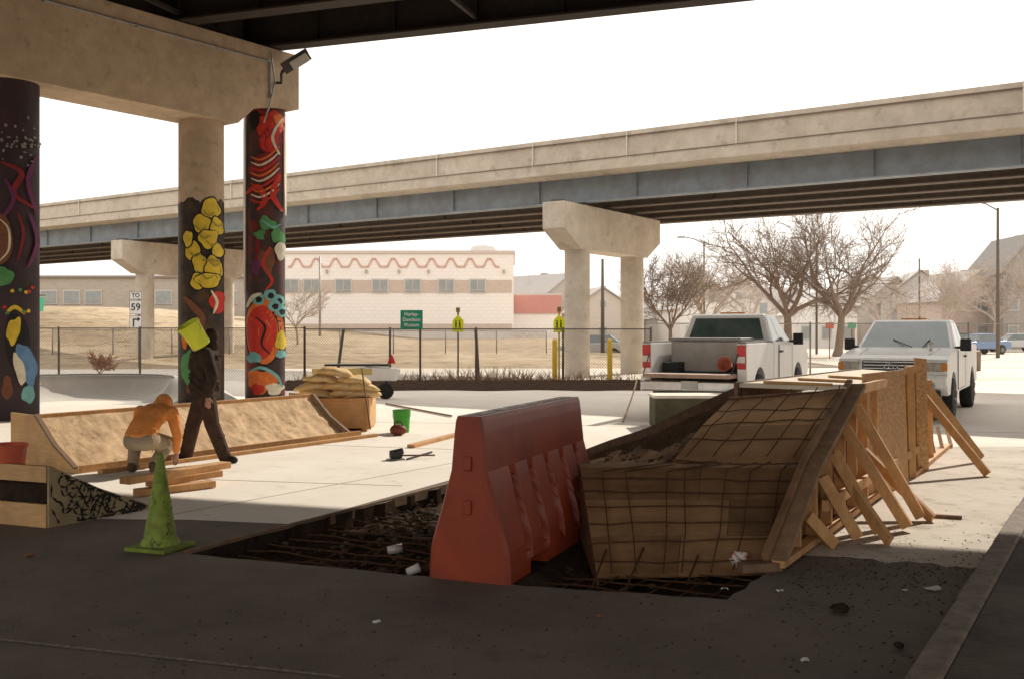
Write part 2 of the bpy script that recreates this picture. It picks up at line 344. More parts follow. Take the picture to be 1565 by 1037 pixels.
def blob(key,px,py,rx,ry,c,rot=0,amp=.15,seed=1,lay=None):
    if lay is None: LAY[0]+=.35; lay=LAY[0]%14+2
    g=random.Random(seed*31+int(px)+int(py)); ph=[g.uniform(0,6.28) for _ in range(3)]; n=26; mb=MB(); vs=[cylpt(key,px,py,lay)];fs=[]
    ca,sa=math.cos(R(rot)),math.sin(R(rot))
    for rr in (.33,.66,1):
        for k in range(n):
            t=2*math.pi*k/n; q=rr*(1+amp*(math.sin(3*t+ph[0])*.6+math.sin(5*t+ph[1])*.4))
            dx=rx*q*math.cos(t);dy=ry*q*math.sin(t); vs.append(cylpt(key,px+dx*ca-dy*sa,py+dx*sa+dy*ca,lay))
    for k in range(n): fs.append((0,1+k,1+(k+1)%n))
    for r_ in range(2):
        for k in range(n): a=1+r_*n; fs.append((a+k,a+n+k,a+n+(k+1)%n,a+(k+1)%n))
    mb.add(vs,fs); mb.build('mural_patch',pm(c),COLS[key][2])
def smoothpts(pts):
    P=[]
    for i in range(len(pts)-1):
        for k in range(6):
            t=k/6; p0=pts[max(i-1,0)];p1=pts[i];p2=pts[i+1];p3=pts[min(i+2,len(pts)-1)]
            P.append(tuple(.5*((2*p1[j])+(-p0[j]+p2[j])*t+(2*p0[j]-5*p1[j]+4*p2[j]-p3[j])*t*t+(-p0[j]+3*p1[j]-3*p2[j]+p3[j])*t**3) for j in(0,1)))
    P.append(pts[-1]); return P
def stroke(key,pts,w,c,lay=None):
    if lay is None: LAY[0]+=.35; lay=LAY[0]%14+2
    P=smoothpts(pts); mb=MB(); vs=[]
    for i,p in enumerate(P):
        a=P[max(i-1,0)];b=P[min(i+1,len(P)-1)]; d=Vector((b[0]-a[0],b[1]-a[1]));d.normalize(); ww=w*(.35+.65*math.sin(math.pi*(i+.5)/len(P)))
        vs+= [cylpt(key,p[0]-d.y*ww,p[1]+d.x*ww,lay),cylpt(key,p[0]+d.y*ww,p[1]-d.x*ww,lay)]
    mb.add(vs,[(2*i,2*i+1,2*i+3,2*i+2) for i in range(len(P)-1)]); mb.build('mural_stroke',pm(c),COLS[key][2])
mb=MB(); c,r,_=COLS['B']; n=72; vs=[]
for k in range(n+1):
    t=2*math.pi*k/n; zt=4.62+.12*noise.noise(Vector((math.cos(t)*2.5,math.sin(t)*2.5,0)))+.06*noise.noise(Vector((math.cos(t)*9,math.sin(t)*9,4)))
    for z in(.02,zt): vs.append((c.x+(r+.005)*math.cos(t),c.y+(r+.005)*math.sin(t),z))
mb.add(vs,[(2*k,2*k+2,2*k+3,2*k+1) for k in range(n)]); mb.build('painted_field',M('mural dark field',(.02,.015,.013),(.05,.03,.02),4,.6,.05,c3=(.09,.05,.02),s3=2),COLS['B'][2])
for (x,y,a,b) in [(322,322,13,15),(309,345,12,13),(330,349,9,14),(318,368,13,14),(296,385,10,15),(331,385,8,10),(306,405,9,14),(325,412,12,18),(306,432,12,12),(318,430,16,11),(291,368,6,12)]:
    blob('B',x,y,a+2,b+2,'black',seed=3); blob('B',x,y,a,b,'yellow',seed=3)
for (x,y) in [(318,330),(307,352),(322,375),(300,392),(326,405),(330,345),(312,365),(316,425)]: stroke('B',[(x-7,y-4),(x,y+3),(x+8,y-2)],1.2,'olive')
for i in range(16): blob('B',318+(i%4)*6-6,400+(i//4)*7,2.4,2.6,'olive',amp=.05,seed=i)
blob('B',331,462,11,17,'red');stroke('B',[(285,455),(298,470),(310,490),(300,520)],5,'brown');stroke('B',[(322,445),(330,462),(325,480)],2,'cream')
blob('B',290,560,9,26,'green');blob('B',300,590,12,10,'brown');blob('B',286,520,4,12,'orange')
blob('C',412,205,17,32,'red',10,.25);stroke('C',[(395,175),(415,195),(400,225),(420,250)],5,'dkred');blob('C',424,188,7,10,'orange');blob('C',390,190,8,14,'black')
stroke('C',[(428,185),(415,215),(425,240)],2,'cream'); blob('C',405,262,20,22,'dkred',0,.2)
for i in range(9): stroke('C',[(386,245+i*8),(398,250+i*8),(412,242+i*8),(424,228+i*8)],1.5,('orange','cream','red')[i%3])
stroke('C',[(380,300),(395,290),(405,310),(395,325)],4,'red'); stroke('C',[(425,270),(415,300),(428,325)],4,'red')
blob('C',408,345,12,9,'green',30,.3);blob('C',422,362,9,12,'green',-20,.3);blob('C',398,362,7,7,'green',0,.3);blob('C',425,385,7,14,'cream');stroke('C',[(400,340),(415,350),(425,345)],1.5,'teal')
stroke('C',[(388,340),(395,380),(388,420)],3,'dkred');blob('C',408,400,12,18,'brown',0,.3);stroke('C',[(412,380),(402,405),(415,430),(405,445)],2.4,'red');blob('C',392,410,6,12,'purple')
blob('C',404,505,29,52,'black',0,.05);blob('C',404,505,27,49,'orange',0,.06);blob('C',400,507,21,40,'red',0,.05)
for i,(x,y) in enumerate([(395,458),(412,452),(424,460),(428,476),(418,468)]): blob('C',x,y,9,9,'teal',0,.1); blob('C',x+1,y+1,4.5,4.5,'black',0,.1)
stroke('C',[(380,470),(388,455),(400,450)],3,'cream');blob('C',427,520,8,14,'yellow',0,.2);blob('C',427,540,8,6,'teal');blob('C',390,545,10,8,'teal')
stroke('C',[(392,485),(405,500),(400,525),(412,540)],1.6,'black');blob('C',400,580,20,17,'orange',0,.25);blob('C',418,592,12,9,'cream',0,.2);blob('C',395,592,9,8,'red');stroke('C',[(385,565),(400,560),(420,572),(428,590)],2.5,'teal')
stroke('C',[(377,175),(376.5,300),(377,450)],1.8,'cream');stroke('C',[(433,175),(432.5,260),(433,330)],1.5,'cream')  # sunlit column edges painted as cream strokes, separate from the mural
for (p,ww,cc) in [([(5,255),(30,270),(20,300),(45,320)],4,'dkred'),([(50,240),(38,280),(50,330)],3,'purple'),([(10,280),(20,310),(5,340)],3,'purple'),([(40,330),(50,370),(38,410)],3,'purple'),([(25,330),(32,360),(25,400)],2,'dkred')]: stroke('A',p,ww,cc)
for i in range(40): blob('A',rnd.uniform(2,52),rnd.gauss(222,16),rnd.uniform(1,2.5),rnd.uniform(1,2.5),'grey',seed=i)
blob('A',4,370,15,38,'brown',0,.04);stroke('A',[(4,340),(14,355),(14,385),(3,402)],1.4,'cream');blob('A',8,425,12,14,'green')
blob('A',24,520,15,40,'black',0,.1);blob('A',20,505,8,20,'yellow',10,.2);blob('A',36,555,11,32,'blue',-12,.15);blob('A',27,562,6,24,'cream',-12,.15);blob('A',40,600,9,14,'teal');blob('A',12,590,7,18,'brown');stroke('A',[(10,480),(22,470),(35,480)],3,'yellow')
for i in range(10): blob('A',20+rnd.uniform(-12,28),rnd.uniform(440,480),2.6,2.6,('red','green','yellow')[i%3],seed=i)
t_=MB(); q=[B0+dv*u+pv*.6+Vector((0,0,8.05)) for u in(-12,-6,0,1.5)]; t_.tube(q,.022,6)
t_.tube([B0+dv*1.5+pv*.6+Vector((0,0,z)) for z in(8.05,7.2)],.03,6); t_.tube([B0+dv*1.5+pv*.62+Vector((0,0,8.3)),B0+dv*1.6+pv*.66+Vector((0,0,7.6)),B0+dv*1.45+pv*.64+Vector((0,0,7.0)),B0+dv*1.4+pv*.5+Vector((0,0,6.6))],.02,6)
for u in range(-12,1,2): t_.box(B0+dv*u+pv*.59+Vector((0,0,8.05)),(.06,.06,.09))
t_.build('conduit',galv,nb)
fl=thing('floodlight','black floodlight on a short arm at the end of the concrete cap beam','floodlight',at(425,118,24.0))
k=MB(); k.tube([at(410,127,23.8),at(430,127,23.6),at(430,112,23.5)],.035,8);k.tube([at(430,112,23.5),at(440,101,23.5)],.04,8); k.build('arm',trim,fl)
k=MB(); k.bar(at(433,106,23.45),at(472,82,23.4),.28,.08,(0,1,.3)); k.build('lamp_housing',M('dark lamp housing',(.09,.08,.07),None,6,.5,.05),fl,bevel=.02)
k=MB(); k.bar(at(446,102,23.35),at(470,87,23.3),.2,.03,(0,1,.3)); k.build('lens',flat('lamp lens',(.6,.57,.5),.3),fl)
# ---------------------------------------------------------------- far overpass
fb=thing('highway_overpass','long beige highway overpass with blue grey girder crossing behind the parked trucks','bridge',(2.35,36.2,0))
fd=Vector((.831,-.557,0)).normalized(); fn=Vector((.557,.831,0)).normalized()
FA=Vector((-25.5,53.6,0))
def FP(u,off,z): return FA+fd*u+fn*off+Vector((0,0,z))
prof=[(0,7.25),(0,7.62),(.05,7.68),(.05,8.5),(.38,8.5),(.42,7.7),(.9,7.4),(9.6,7.4),(9.6,8.5),(10,8.5),(10,7.2),(.9,7.2),(.5,7.15)]
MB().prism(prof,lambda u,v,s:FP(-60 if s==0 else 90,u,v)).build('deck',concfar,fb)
for u in [-8,3.7,15.4,27.2,31.6,35.4,39.3,47.5,54]: MB().box(FP(u,.0,8.05),(.04,.05,.9),math.atan2(-.557,.831)).build('joint_seal',flat('pale joint',(.8,.74,.64)),fb)
for z,h_ in((8.33,.02),(7.64,.03)): MB().bar(FP(-60,.01,z),FP(90,.01,z),.08,h_).build('drip_groove',M('groove',(.3,.245,.195),None,4,.9,.1),fb)
for i in range(5):
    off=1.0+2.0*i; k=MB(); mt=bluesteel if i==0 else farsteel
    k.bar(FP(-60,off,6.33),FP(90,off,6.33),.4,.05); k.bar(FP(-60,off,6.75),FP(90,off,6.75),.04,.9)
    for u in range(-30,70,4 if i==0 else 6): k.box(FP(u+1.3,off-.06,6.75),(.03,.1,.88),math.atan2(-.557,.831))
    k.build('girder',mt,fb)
for i in range(4):
    for u in range(-30,66,6):
        k=MB(); p=FP(u,1.05+2*i,6.95);q=FP(u,2.95+2*i,6.95); k.bar(p,q,.1,.2); k.build('cross_brace',farsteel,fb)
def pier(near,gap,cols):
    base=Vector(near)+fn*.3; endw=1.65; L=2*endw+gap*(cols-1)
    prof=[(0,5.25),(0,6.2),(L,6.2),(L,5.25),(L-endw+.5,4.6),(endw-.5,4.6)]
    MB().prism(prof,lambda u,v,s:base+fn*u+fd*(-.46 if s else .46)+Vector((0,0,v))).build('pier_cap',concfar,fb,bevel=.03)
    for i in range(cols):
        p=base+fn*(endw+gap*i); MB().lathe((p.x,p.y,0),[(.46,-.3),(.46,4.62)],32).build('column',concfar,fb,smooth=True)
    for i in range(5): MB().box(base+fn*(.35+1.8*i*.93)+Vector((0,0,6.25)),(.4,.4,.1),math.atan2(.831,.557)).build('bearing',farsteel,fb)
pier((1.28,34.5,0),4.35,2)
pier((-19.9,49.4,0),5.2,2)
p3=FP(48.4,.6,0); pier((p3.x,p3.y,0),4.35,2)
# ---------------------------------------------------------------- fences
def fence(p,q,h,step,label,pm_,post_r=.035):
    p=Vector(p);q=Vector(q); t=thing('chain_link_fence',label,'fence',p); Ln=(q-p).length; n=max(1,round(Ln/step))
    z=Vector((0,0,1)); MB().poly([p+z*.03,q+z*.03,q+z*h,p+z*h]).build('wire_mesh',Mchain(),t)
    MB().tube([p+z*h,q+z*h],.022,6).build('top_rail',pm_,t)
    for i in range(n+1):
        a=p.lerp(q,i/n); MB().tube([a,a+z*(h+.06)],post_r,8).build('post',pm_,t,smooth=True)
    return t
fence((-24,34.5,0),(-7.0,33.6,0),1.78,3.0,'chain link fence on the left in front of the grass slope',poledk,.04)
fence((-7.0,33.6,0),(4.6,33,0),1.75,3.1,'chain link fence behind the dark mulch bed',poledk,.04)
fence((4.7,35.2,0),(26,38,0),1.95,3.0,'chain link fence behind the two white pickup trucks',galv)
fence((-24,52,hz(-24,52)),(2,58,hz(2,58)),1.3,3.0,'far low chain link fence in front of the white building',galv)
for (a,b,lb) in [((525,503),(517,562),'dark leaning post beside the bags at the fence'),((727,503),(732,586),'dark slanted post in the fence right of the school sign')]:
    tag(MB().tube([at(*a,32.8),at(*b,32.6)],.05,8).build('leaning_post',poledk),lb,'post')
for px,y1,lb in [(848,586,'yellow pole just left of the overpass pier'),(932,580,'yellow pole between the two pier columns')]:
    o=MB(); p=at(px,y1,32.5);p.z=0; o.lathe(p,[(.085,0),(.085,1.35),(.07,1.42),(0,1.45)],14); tag(o.build('bollard',flat('bollard yellow',(.75,.48,.06)),smooth=True),lb,'bollard')
o=MB()
for k in range(1000):
    x=rnd.uniform(-7,5); x=x if rnd.random()<.6 else rnd.gauss(-.8,1.6); y=rnd.uniform(31.2,33.5); h=rnd.uniform(.08,.5)*(1.4 if abs(x+.8)<1.5 and rnd.random()<.4 else 1)
    a=Vector((x,y,0.05)); b=a+Vector((rnd.gauss(0,.28),rnd.uniform(-.1,.1),h)); w_=.012
    o.add([a-Vector((w_,0,0)),a+Vector((w_,0,0)),b],[(0,1,2)])
tag(o.build('dry_weeds',M('dead weeds',(.36,.22,.14),(.22,.13,.08),5,.9,0)),'dead brown weeds growing along the chain link fence','weeds',kind='stuff')
# ---------------------------------------------------------------- signs
signw=flat('sign white',(.8,.79,.76)); signk=flat('sign black',(.02,.02,.02)); signg=flat('sign green',(.03,.30,.17)); signy=flat('sign lime yellow',(.85,.86,.03)); beige=flat('sign letter white',(.85,.85,.82))
Y=45.0; t=thing('route_sign','white route marker signs on one post reading TO 59 with a right arrow','sign',(at(208,575,Y).x,Y,0))
zz=lambda py,Y=Y:at(0,py,Y).z
MB().tube([(at(212,0,Y).x,Y+.04,0),(at(212,0,Y).x,Y+.04,zz(446))],.04,8).build('post',poledk,t)
for (y0,y1,nm) in [(446,457.5,'to_panel'),(459,480.5,'number_panel'),(482.5,502,'arrow_panel')]:
    a=at(198,y1,Y);b=at(217,y0,Y); pb=MB().box(((a.x+b.x)/2,Y,(a.z+b.z)/2),(b.x-a.x,.012,b.z-a.z)).build(nm,signw,t)
    cx_,cz=(a.x+b.x)/2,(a.z+b.z)/2; wd=b.x-a.x; hh=b.z-a.z
    k=MB()
    for sx in(-1,1): k.box((cx_+sx*(wd/2-.012),Y-.008,cz),(.014,.004,hh))
    for sz in(-1,1): k.box((cx_,Y-.009,cz+sz*(hh/2-.012)),(wd,.004,.014))
    k.build('border',signk,pb)
    if nm=='to_panel': text('TO',.26,signk,pb,(cx_,Y-.012,cz))
    elif nm=='number_panel': text('59',.44,signk,pb,(cx_,Y-.012,cz),w=.42)
    else:
        k=MB(); k.box((cx_-.1,Y-.012,cz-.04),(.06,.004,.34)); k.box((cx_-.01,Y-.0125,cz+.13),(.22,.004,.06)); k.add([(cx_+.08,Y-.012,cz+.23),(cx_+.08,Y-.012,cz+.03),(cx_+.22,Y-.012,cz+.13)],[(0,1,2)]); k.build('arrow',signk,pb)
Y=31; a=at(612,503,Y);b=at(646,474,Y); t=thing('museum_sign','green museum guide sign with white lettering on a dark post behind the fence','sign',(at(642,0,Y).x,Y,0))
MB().tube([(at(642,0,Y).x,Y+.04,0),(at(642,0,Y).x,Y+.04,b.z-.05)],.035,8).build('post',poledk,t)
pb=MB().box(((a.x+b.x)/2,Y,(a.z+b.z)/2),(b.x-a.x,.015,b.z-a.z)).build('panel',signg,t)
for i,s_ in enumerate(['Harley-','Davidson','Museum']): text(s_,.165,beige,pb,((a.x+b.x)/2,Y-.012,b.z-.13-.165*i),w=[.44,.54,.46][i])
for px,lb in [(700,'lime school crossing sign with beacon near the fence middle'),(854.5,'lime school crossing sign with beacon beside the overpass pier')]:
    Y=34.5+ (0 if px<800 else -1.2); c=at(px,494,Y); t=thing('school_crossing_sign',lb,'sign',(c.x,Y,0),group='school crossing signs')
    MB().tube([(c.x,Y+.03,0),(c.x,Y+.03,at(0,470,Y).z)],.03,8).build('post',flat('yellow post',(.6,.5,.08)) if px>800 else poledk,t)
    w2=.19;h2=.3; pts=[(c.x-w2,c.z-h2),(c.x+w2,c.z-h2),(c.x+w2,c.z+.1),(c.x,c.z+h2),(c.x-w2,c.z+.1)]
    pb=MB().prism(pts,lambda u,v,s:Vector((u,Y-(.012 if s else 0),v))).build('panel',signy,t)
    k=MB()
    for sx in(-.07,.06): k.box((c.x+sx,Y-.016,c.z-.02),(.045,.004,.13));k.sph((c.x+sx,Y-.016,c.z+.085),(.025,.004,.025),8,6);k.bar((c.x+sx,Y-.016,c.z-.08),(c.x+sx-.04,Y-.016,c.z-.18),.003,.022,(1,0,0));k.bar((c.x+sx,Y-.016,c.z-.08),(c.x+sx+.04,Y-.016,c.z-.18),.003,.022,(1,0,0))
    k.build('symbol',signk,pb)
    MB().box((c.x,Y-.03,c.z+.46),(.13,.08,.16)).build('beacon',M('beacon housing',(.25,.18,.03),None,6,.5,.05),t)
# ---------------------------------------------------------------- buildings
def brickm(name,a,b,mort,scale=1):
    m,n,l,bs=nt(name); bs.inputs['Roughness'].default_value=.9; tc=n.new('ShaderNodeTexCoord'); mp=n.new('ShaderNodeMapping'); mp.inputs['Rotation'].default_value=(R(90),0,0); l.new(tc.outputs['Object'],mp.inputs['Vector'])
    br=n.new('ShaderNodeTexBrick'); br.inputs['Scale'].default_value=scale; br.inputs['Color1'].default_value=(*a,1); br.inputs['Color2'].default_value=(*b,1); br.inputs['Mortar'].default_value=(*mort,1); br.inputs['Mortar Size'].default_value=.03
    l.new(mp.outputs['Vector'],br.inputs['Vector']); l.new(br.outputs['Color'],bs.inputs['Base Color']); return m
wb=brickm('white painted block',(.92,.86,.81),(.89,.83,.78),(.85,.79,.74),.8)
tanb=brickm('tan brick band',(.62,.50,.42),(.56,.45,.375),(.6,.5,.43),1.2)
redb=flat('hazed red paint',(.62,.30,.26)); redl=flat('hazed red brown stripe',(.70,.46,.38)); frm=flat('window frame pale',(.66,.61,.56)); gfar=M('hazy window glass',(.30,.32,.32),(.38,.39,.38),2,.3,0)  # distance haze put into these colours: paler reds, frames and glass
Y=88; X=lambda px,Y=Y:(px-CX)/F*Y; Z=lambda py,Y=Y:EH+(HY-py)/F*Y
bw=thing('white_building','long white block building with zigzag red brick trim and a row of windows','building',(X(612),Y,0))
MB().box(((X(435)+X(785))/2,Y+8,(Z(387)-2)/2),(X(785)-X(435),16,Z(387)+2)).build('wall',wb,bw)
MB().box(((X(435)+X(785))/2,Y+8,Z(387)+.1),(X(785)-X(435)+.3,16.3,.25)).build('roof',flat('roof coping',(.68,.6,.54)),bw)
k=MB(); ztop=Z(394); x=X(440); st=1.35
while x<X(780)-st:
    z0=ztop-.1; z1=ztop-.8
    for (p,q) in [((x,z1),(x+.3,z1)),((x+.3,z1),(x+.65,z0)),((x+.65,z0),(x+.95,z0)),((x+.95,z0),(x+st,z1)),((x+st,z1),(x+st+.35,z1))]:
        k.bar((p[0],Y-.03,p[1]),(q[0],Y-.03,q[1]),.06,.17,(0,0,1))
    x+=st+.35
k.build('zigzag_trim',redl,bw)
MB().box(((X(440)+X(785))/2-.1,Y-.03,(Z(428)+Z(447))/2),(X(783)-X(440),.06,Z(428)-Z(447))).build('brick_band',tanb,bw)
MB().box(((X(440)+X(785))/2-.1,Y-.04,Z(499)),(X(783)-X(440),.06,.5)).build('base_band',tanb,bw)
for px in (525,581,631,682,730,476,445):
    fr=MB().box((X(px),Y-.08,Z(437)),(1.5,.08,1.25)).build('window',frm,bw)
    k=MB()
    for sx in(-.34,.34): k.box((X(px)+sx,Y-.13,Z(437)+.1),(.6,.03,.85))
    k.box((X(px),Y-.13,Z(437)-.47),(1.3,.03,.18)); k.build('pane',gfar,fr)
for px in (560,610,655,770,500): MB().box((X(px),Y-.12,Z(415)),(.18,.2,.3)).build('wall_lamp',flat('wall lamp',(.5,.43,.36)),bw)
MB().lathe((X(738),Y+5,Z(387)),[(1.3,0),(1.3,.85),(1.1,1.05),(0,1.15)],18).build('rooftop_unit',flat('rooftop unit pale',(.7,.65,.6)),bw,smooth=True)
b2=thing('brick_annex','low annex with a red band paled with painted haze right of the white building','building',(X(822),Y+2,0))
MB().box((X(822),Y+8,1.7),(X(862)-X(783)-.1,11,Z(455)*2-3.4)).build('wall',wb,b2)
MB().box((X(822),Y+2.4,Z(464)),(X(862)-X(783)-.1,.1,Z(450)-Z(478))).build('red_band',redb,b2)
MB().box((X(822),Y+8,Z(450)+.1),(X(862)-X(783),11.2,.2)).build('roof',flat('annex roof',(.64,.57,.5)),b2)
Y3=105; b3=thing('hillside_building','low grey brown building on the hill at far left','building',(X(100,Y3),Y3,0))
MB().box(((X(20,Y3)+X(435,Y3))/2,Y3+6,3.6),(X(435,Y3)-X(20,Y3),12,7.2)).build('wall',brickm('greyed brick',(.48,.42,.36),(.42,.365,.31),(.48,.43,.37),1),b3)
MB().box(((X(20,Y3)+X(435,Y3))/2,Y3+6,7.35),(X(435,Y3)-X(20,Y3)+.5,12.5,.25)).build('roof',flat('dark roof edge',(.32,.27,.23)),b3)
for px in (75,110,143,250,350):
    f=MB().box((X(px,Y3),Y3-.05,5.2),(1.8,.1,1.5)).build('window',frm,b3); MB().box((X(px,Y3),Y3-.12,5.2),(1.6,.04,1.3)).build('pane',gfar,f)
px_=at(80,449,75); dz=hz(px_.x,70)
dt=thing('dumpster','dark green dumpster on the grassy hill at far left','dumpster',(px_.x,70,dz)); k=MB(); k.prism([(-1,0),(1,0),(1.1,1.1),(-1.1,1.3)],lambda u,v,s:Vector((px_.x+u,70+s*1.4,dz+v))); k.build('body',signg,dt); MB().box((px_.x,70.7,dz+1.28),(2.3,1.5,.06)).build('lid',trim,dt)
def house(px,Y,w,d,h,rh,rz,wc,rc,label,base=0,nwin=3,chim=True):
    x=(px-CX)/F*Y; t=thing('house',label,'house',(x,Y,base),rz)
    hzy=lambda c,k=.35:tuple(v*(1-k)+k*q for v,q in zip(c,(.85,.81,.76)))  # painted haze: mixes wall and roof colours toward pale air
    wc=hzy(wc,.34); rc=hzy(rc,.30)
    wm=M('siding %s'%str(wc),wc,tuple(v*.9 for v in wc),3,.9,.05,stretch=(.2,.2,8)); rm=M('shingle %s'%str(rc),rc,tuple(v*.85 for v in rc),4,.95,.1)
    MB().prism([(-w/2,0),(w/2,0),(w/2,h),(0,h+rh),(-w/2,h)],lambda u,v,s:Vector((u,-d/2+s*d,v))).build('wall',wm,t,local=True)
    k=MB()
    for sx in(-1,1):
        n_=Vector((sx*rh,0,w/2)).normalized()*.12; a=Vector((0,0,h+rh+.05));b=Vector((sx*(w/2+.35),0,h-.35*rh/(w/2)+.05)); o1=Vector((0,-d/2-.3,0));o2=Vector((0,d/2+.3,0))
        k.add([a+o1,b+o1,b+o2,a+o2,a+o1+n_,b+o1+n_,b+o2+n_,a+o2+n_],[(0,3,2,1),(4,5,6,7),(0,1,5,4),(1,2,6,5),(2,3,7,6),(3,0,4,7)])
    rf=k.build('roof',rm,t,local=True)
    if chim: MB().box((w*.2,d*.15,h+rh*.9),(.6,.6,1.4)).build('chimney',flat('chimney brick',(.46,.33,.27)),rf,local=True)
    for fl_ in range(2 if h>4 else 1):
        for i in range(nwin):
            u=-w/2+w*(i+.5)/nwin; z=1.5+fl_*2.7
            f=MB().box((u,-d/2-.03,z),(1.0,.06,1.4)).build('window',frm,t,local=True); MB().box((u,-d/2-.08,z),(.8,.04,1.2)).build('pane',gfar,f,local=True)
    f=MB().box((0,-d/2-.03,h+rh*.35),(.8,.06,.9)).build('window',frm,t,local=True); MB().box((0,-d/2-.08,h+rh*.35),(.6,.04,.7)).build('pane',gfar,f,local=True)
    MB().box((w*.38,-d/2-.04,1.05),(.9,.06,2.1)).build('door',flat('door brown',(.38,.29,.23)),t,local=True)
house(828,112,8,9,4.2,2.6,R(40),(.40,.33,.27),(.32,.28,.26),'brown gabled house behind the annex left of the pier',1.0)
house(905,110,8,9,3.6,2.6,R(10),(.5,.42,.36),(.36,.32,.29),'tan house glimpsed between the two overpass pier columns')
house(1012,112,8,10,3.0,2.4,R(75),(.55,.5,.45),(.4,.36,.33),'pale low house behind the small bare tree')
house(1065,105,6.5,9,4.0,2.6,R(8),(.80,.78,.74),(.42,.39,.37),'white gabled house directly left of the large bare trees')
house(1125,118,8,9,4.6,3.0,R(-8),(.66,.62,.56),(.38,.34,.32),'cream gabled house behind the first big bare tree')
house(1185,120,7,9,3.8,2.8,R(12),(.55,.53,.5),(.34,.31,.3),'grey gabled house behind the big trunks')
house(1248,104,6,9,3.4,2.2,R(-5),(.8,.79,.76),(.45,.43,.41),'small white gabled house behind the pickup with toolbox')
house(1325,112,9,9,4.4,3.0,R(20),(.52,.45,.38),(.35,.31,.28),'tan gabled house behind the front facing pickup')
house(1395,110,8,9,4.8,3.2,R(-12),(.6,.56,.5),(.33,.3,.28),'beige two storey house left of the small street tree')
house(1462,100,8,9,4.6,2.8,R(5),(.5,.36,.29),(.3,.26,.24),'reddish two storey house near the street lamp')
house(1548,96,5.5,9,7.2,3.4,R(-4),(.14,.115,.1),(.08,.066,.058),'tall dark house at the right edge of the view')
# ---------------------------------------------------------------- trees
def tree(px,Y,h,spread,seed,label,mat,tr=.22,levels=5,base=0,lean=0,first=.26,nm='bare_tree',lf=.32):
    g=random.Random(seed); x=(px-CX)/F*Y; t=thing(nm,label,'tree',(x,Y,base)); tk=MB();cr=MB()
    def path(p,d,L,r,n,wob,up):
        pts=[p.copy()]
        for i in range(n):
            d=(d+Vector((g.uniform(-wob,wob),g.uniform(-wob,wob),g.uniform(-wob,wob)+up))).normalized(); p=p+d*L/n; pts.append(p.copy())
        return pts,d
    def grow(p,d,L,r,lev):
        pts,dl=path(p,d,L,r,4 if lev<3 else 3,.24 if lev<4 else .32,.04)
        rr=[max(.011,r*(1-.5*i/(len(pts)-1))) for i in range(len(pts))]
        cr.tube(pts,rr,5 if lev<2 else 3,False)
        if lev>=levels: return
        nch=3 if lev<2 else 4
        for i in range(nch):
            f=.35+.65*(i+g.random()*.6)/nch; j=min(len(pts)-2,int(f*(len(pts)-1))); b=pts[j].lerp(pts[j+1],g.random())
            ax=Vector((g.gauss(0,1),g.gauss(0,1),g.gauss(0,.6))).normalized(); nd=(dl+ax*(.8 if lev<2 else .95)).normalized()
            grow(b,nd,L*g.uniform(.55,.74),rr[j]*.62,lev+1)
        grow(pts[-1],(dl+Vector((g.gauss(0,.2),g.gauss(0,.2),.1))).normalized(),L*.7,rr[-1]*.9,lev+1)
    th=h*first; pts,dl=path(Vector((x,Y,base)),Vector((lean,0,1)).normalized(),th,tr,5,.08,.1)
    tk.tube(pts,[tr*(1.35 if i==0 else 1)*(1-.05*i) for i in range(len(pts))],9,False); tk.build('trunk',mat,t,smooth=True)
    for i in range(5):
        a=2*math.pi*(i+g.random()*.5)/5; d=Vector((math.cos(a)*spread,math.sin(a)*spread,1)).normalized(); grow(pts[-1]-Vector((0,0,.1)),d,h*lf,tr*.6,1)
    cr.build('crown',mat,t)
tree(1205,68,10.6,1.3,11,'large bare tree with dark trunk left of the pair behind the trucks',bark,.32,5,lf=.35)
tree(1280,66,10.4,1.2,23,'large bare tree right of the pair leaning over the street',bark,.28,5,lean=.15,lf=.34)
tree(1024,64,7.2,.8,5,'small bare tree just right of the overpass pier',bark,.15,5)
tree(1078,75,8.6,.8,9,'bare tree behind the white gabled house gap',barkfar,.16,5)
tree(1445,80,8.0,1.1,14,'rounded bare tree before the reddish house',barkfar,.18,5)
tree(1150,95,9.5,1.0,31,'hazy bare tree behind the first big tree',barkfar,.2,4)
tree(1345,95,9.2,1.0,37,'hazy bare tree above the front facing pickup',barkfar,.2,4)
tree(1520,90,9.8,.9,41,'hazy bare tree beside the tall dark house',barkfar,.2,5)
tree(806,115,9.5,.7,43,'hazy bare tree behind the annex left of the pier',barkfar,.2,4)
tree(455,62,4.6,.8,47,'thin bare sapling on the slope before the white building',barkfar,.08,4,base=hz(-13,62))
tree(152,37,1.25,.6,51,'small russet shrub behind the left fence',M('russet twigs',(.36,.18,.10),(.26,.12,.07),8,.9,0),.03,4,first=.15,nm='shrub')
o=MB()
for k in range(3000):
    x=rnd.uniform(0,130);y=rnd.uniform(135,160); h=rnd.uniform(2,7.5)+2*noise.noise(Vector((x*.1,0,0))); a=Vector((x,y,rnd.uniform(0,4))); b=a+Vector((rnd.uniform(-2,2),0,h))
    o.add([a-Vector((.06,0,0)),a+Vector((.06,0,0)),b],[(0,1,2)])
tag(o.build('distant_treeline',M('far twigs',(.68,.61,.55),(.6,.53,.47),.5,.95,0)),'hazy far off line of bare trees behind the houses','trees',kind='stuff')  # twig colour paled to stand for distance haze
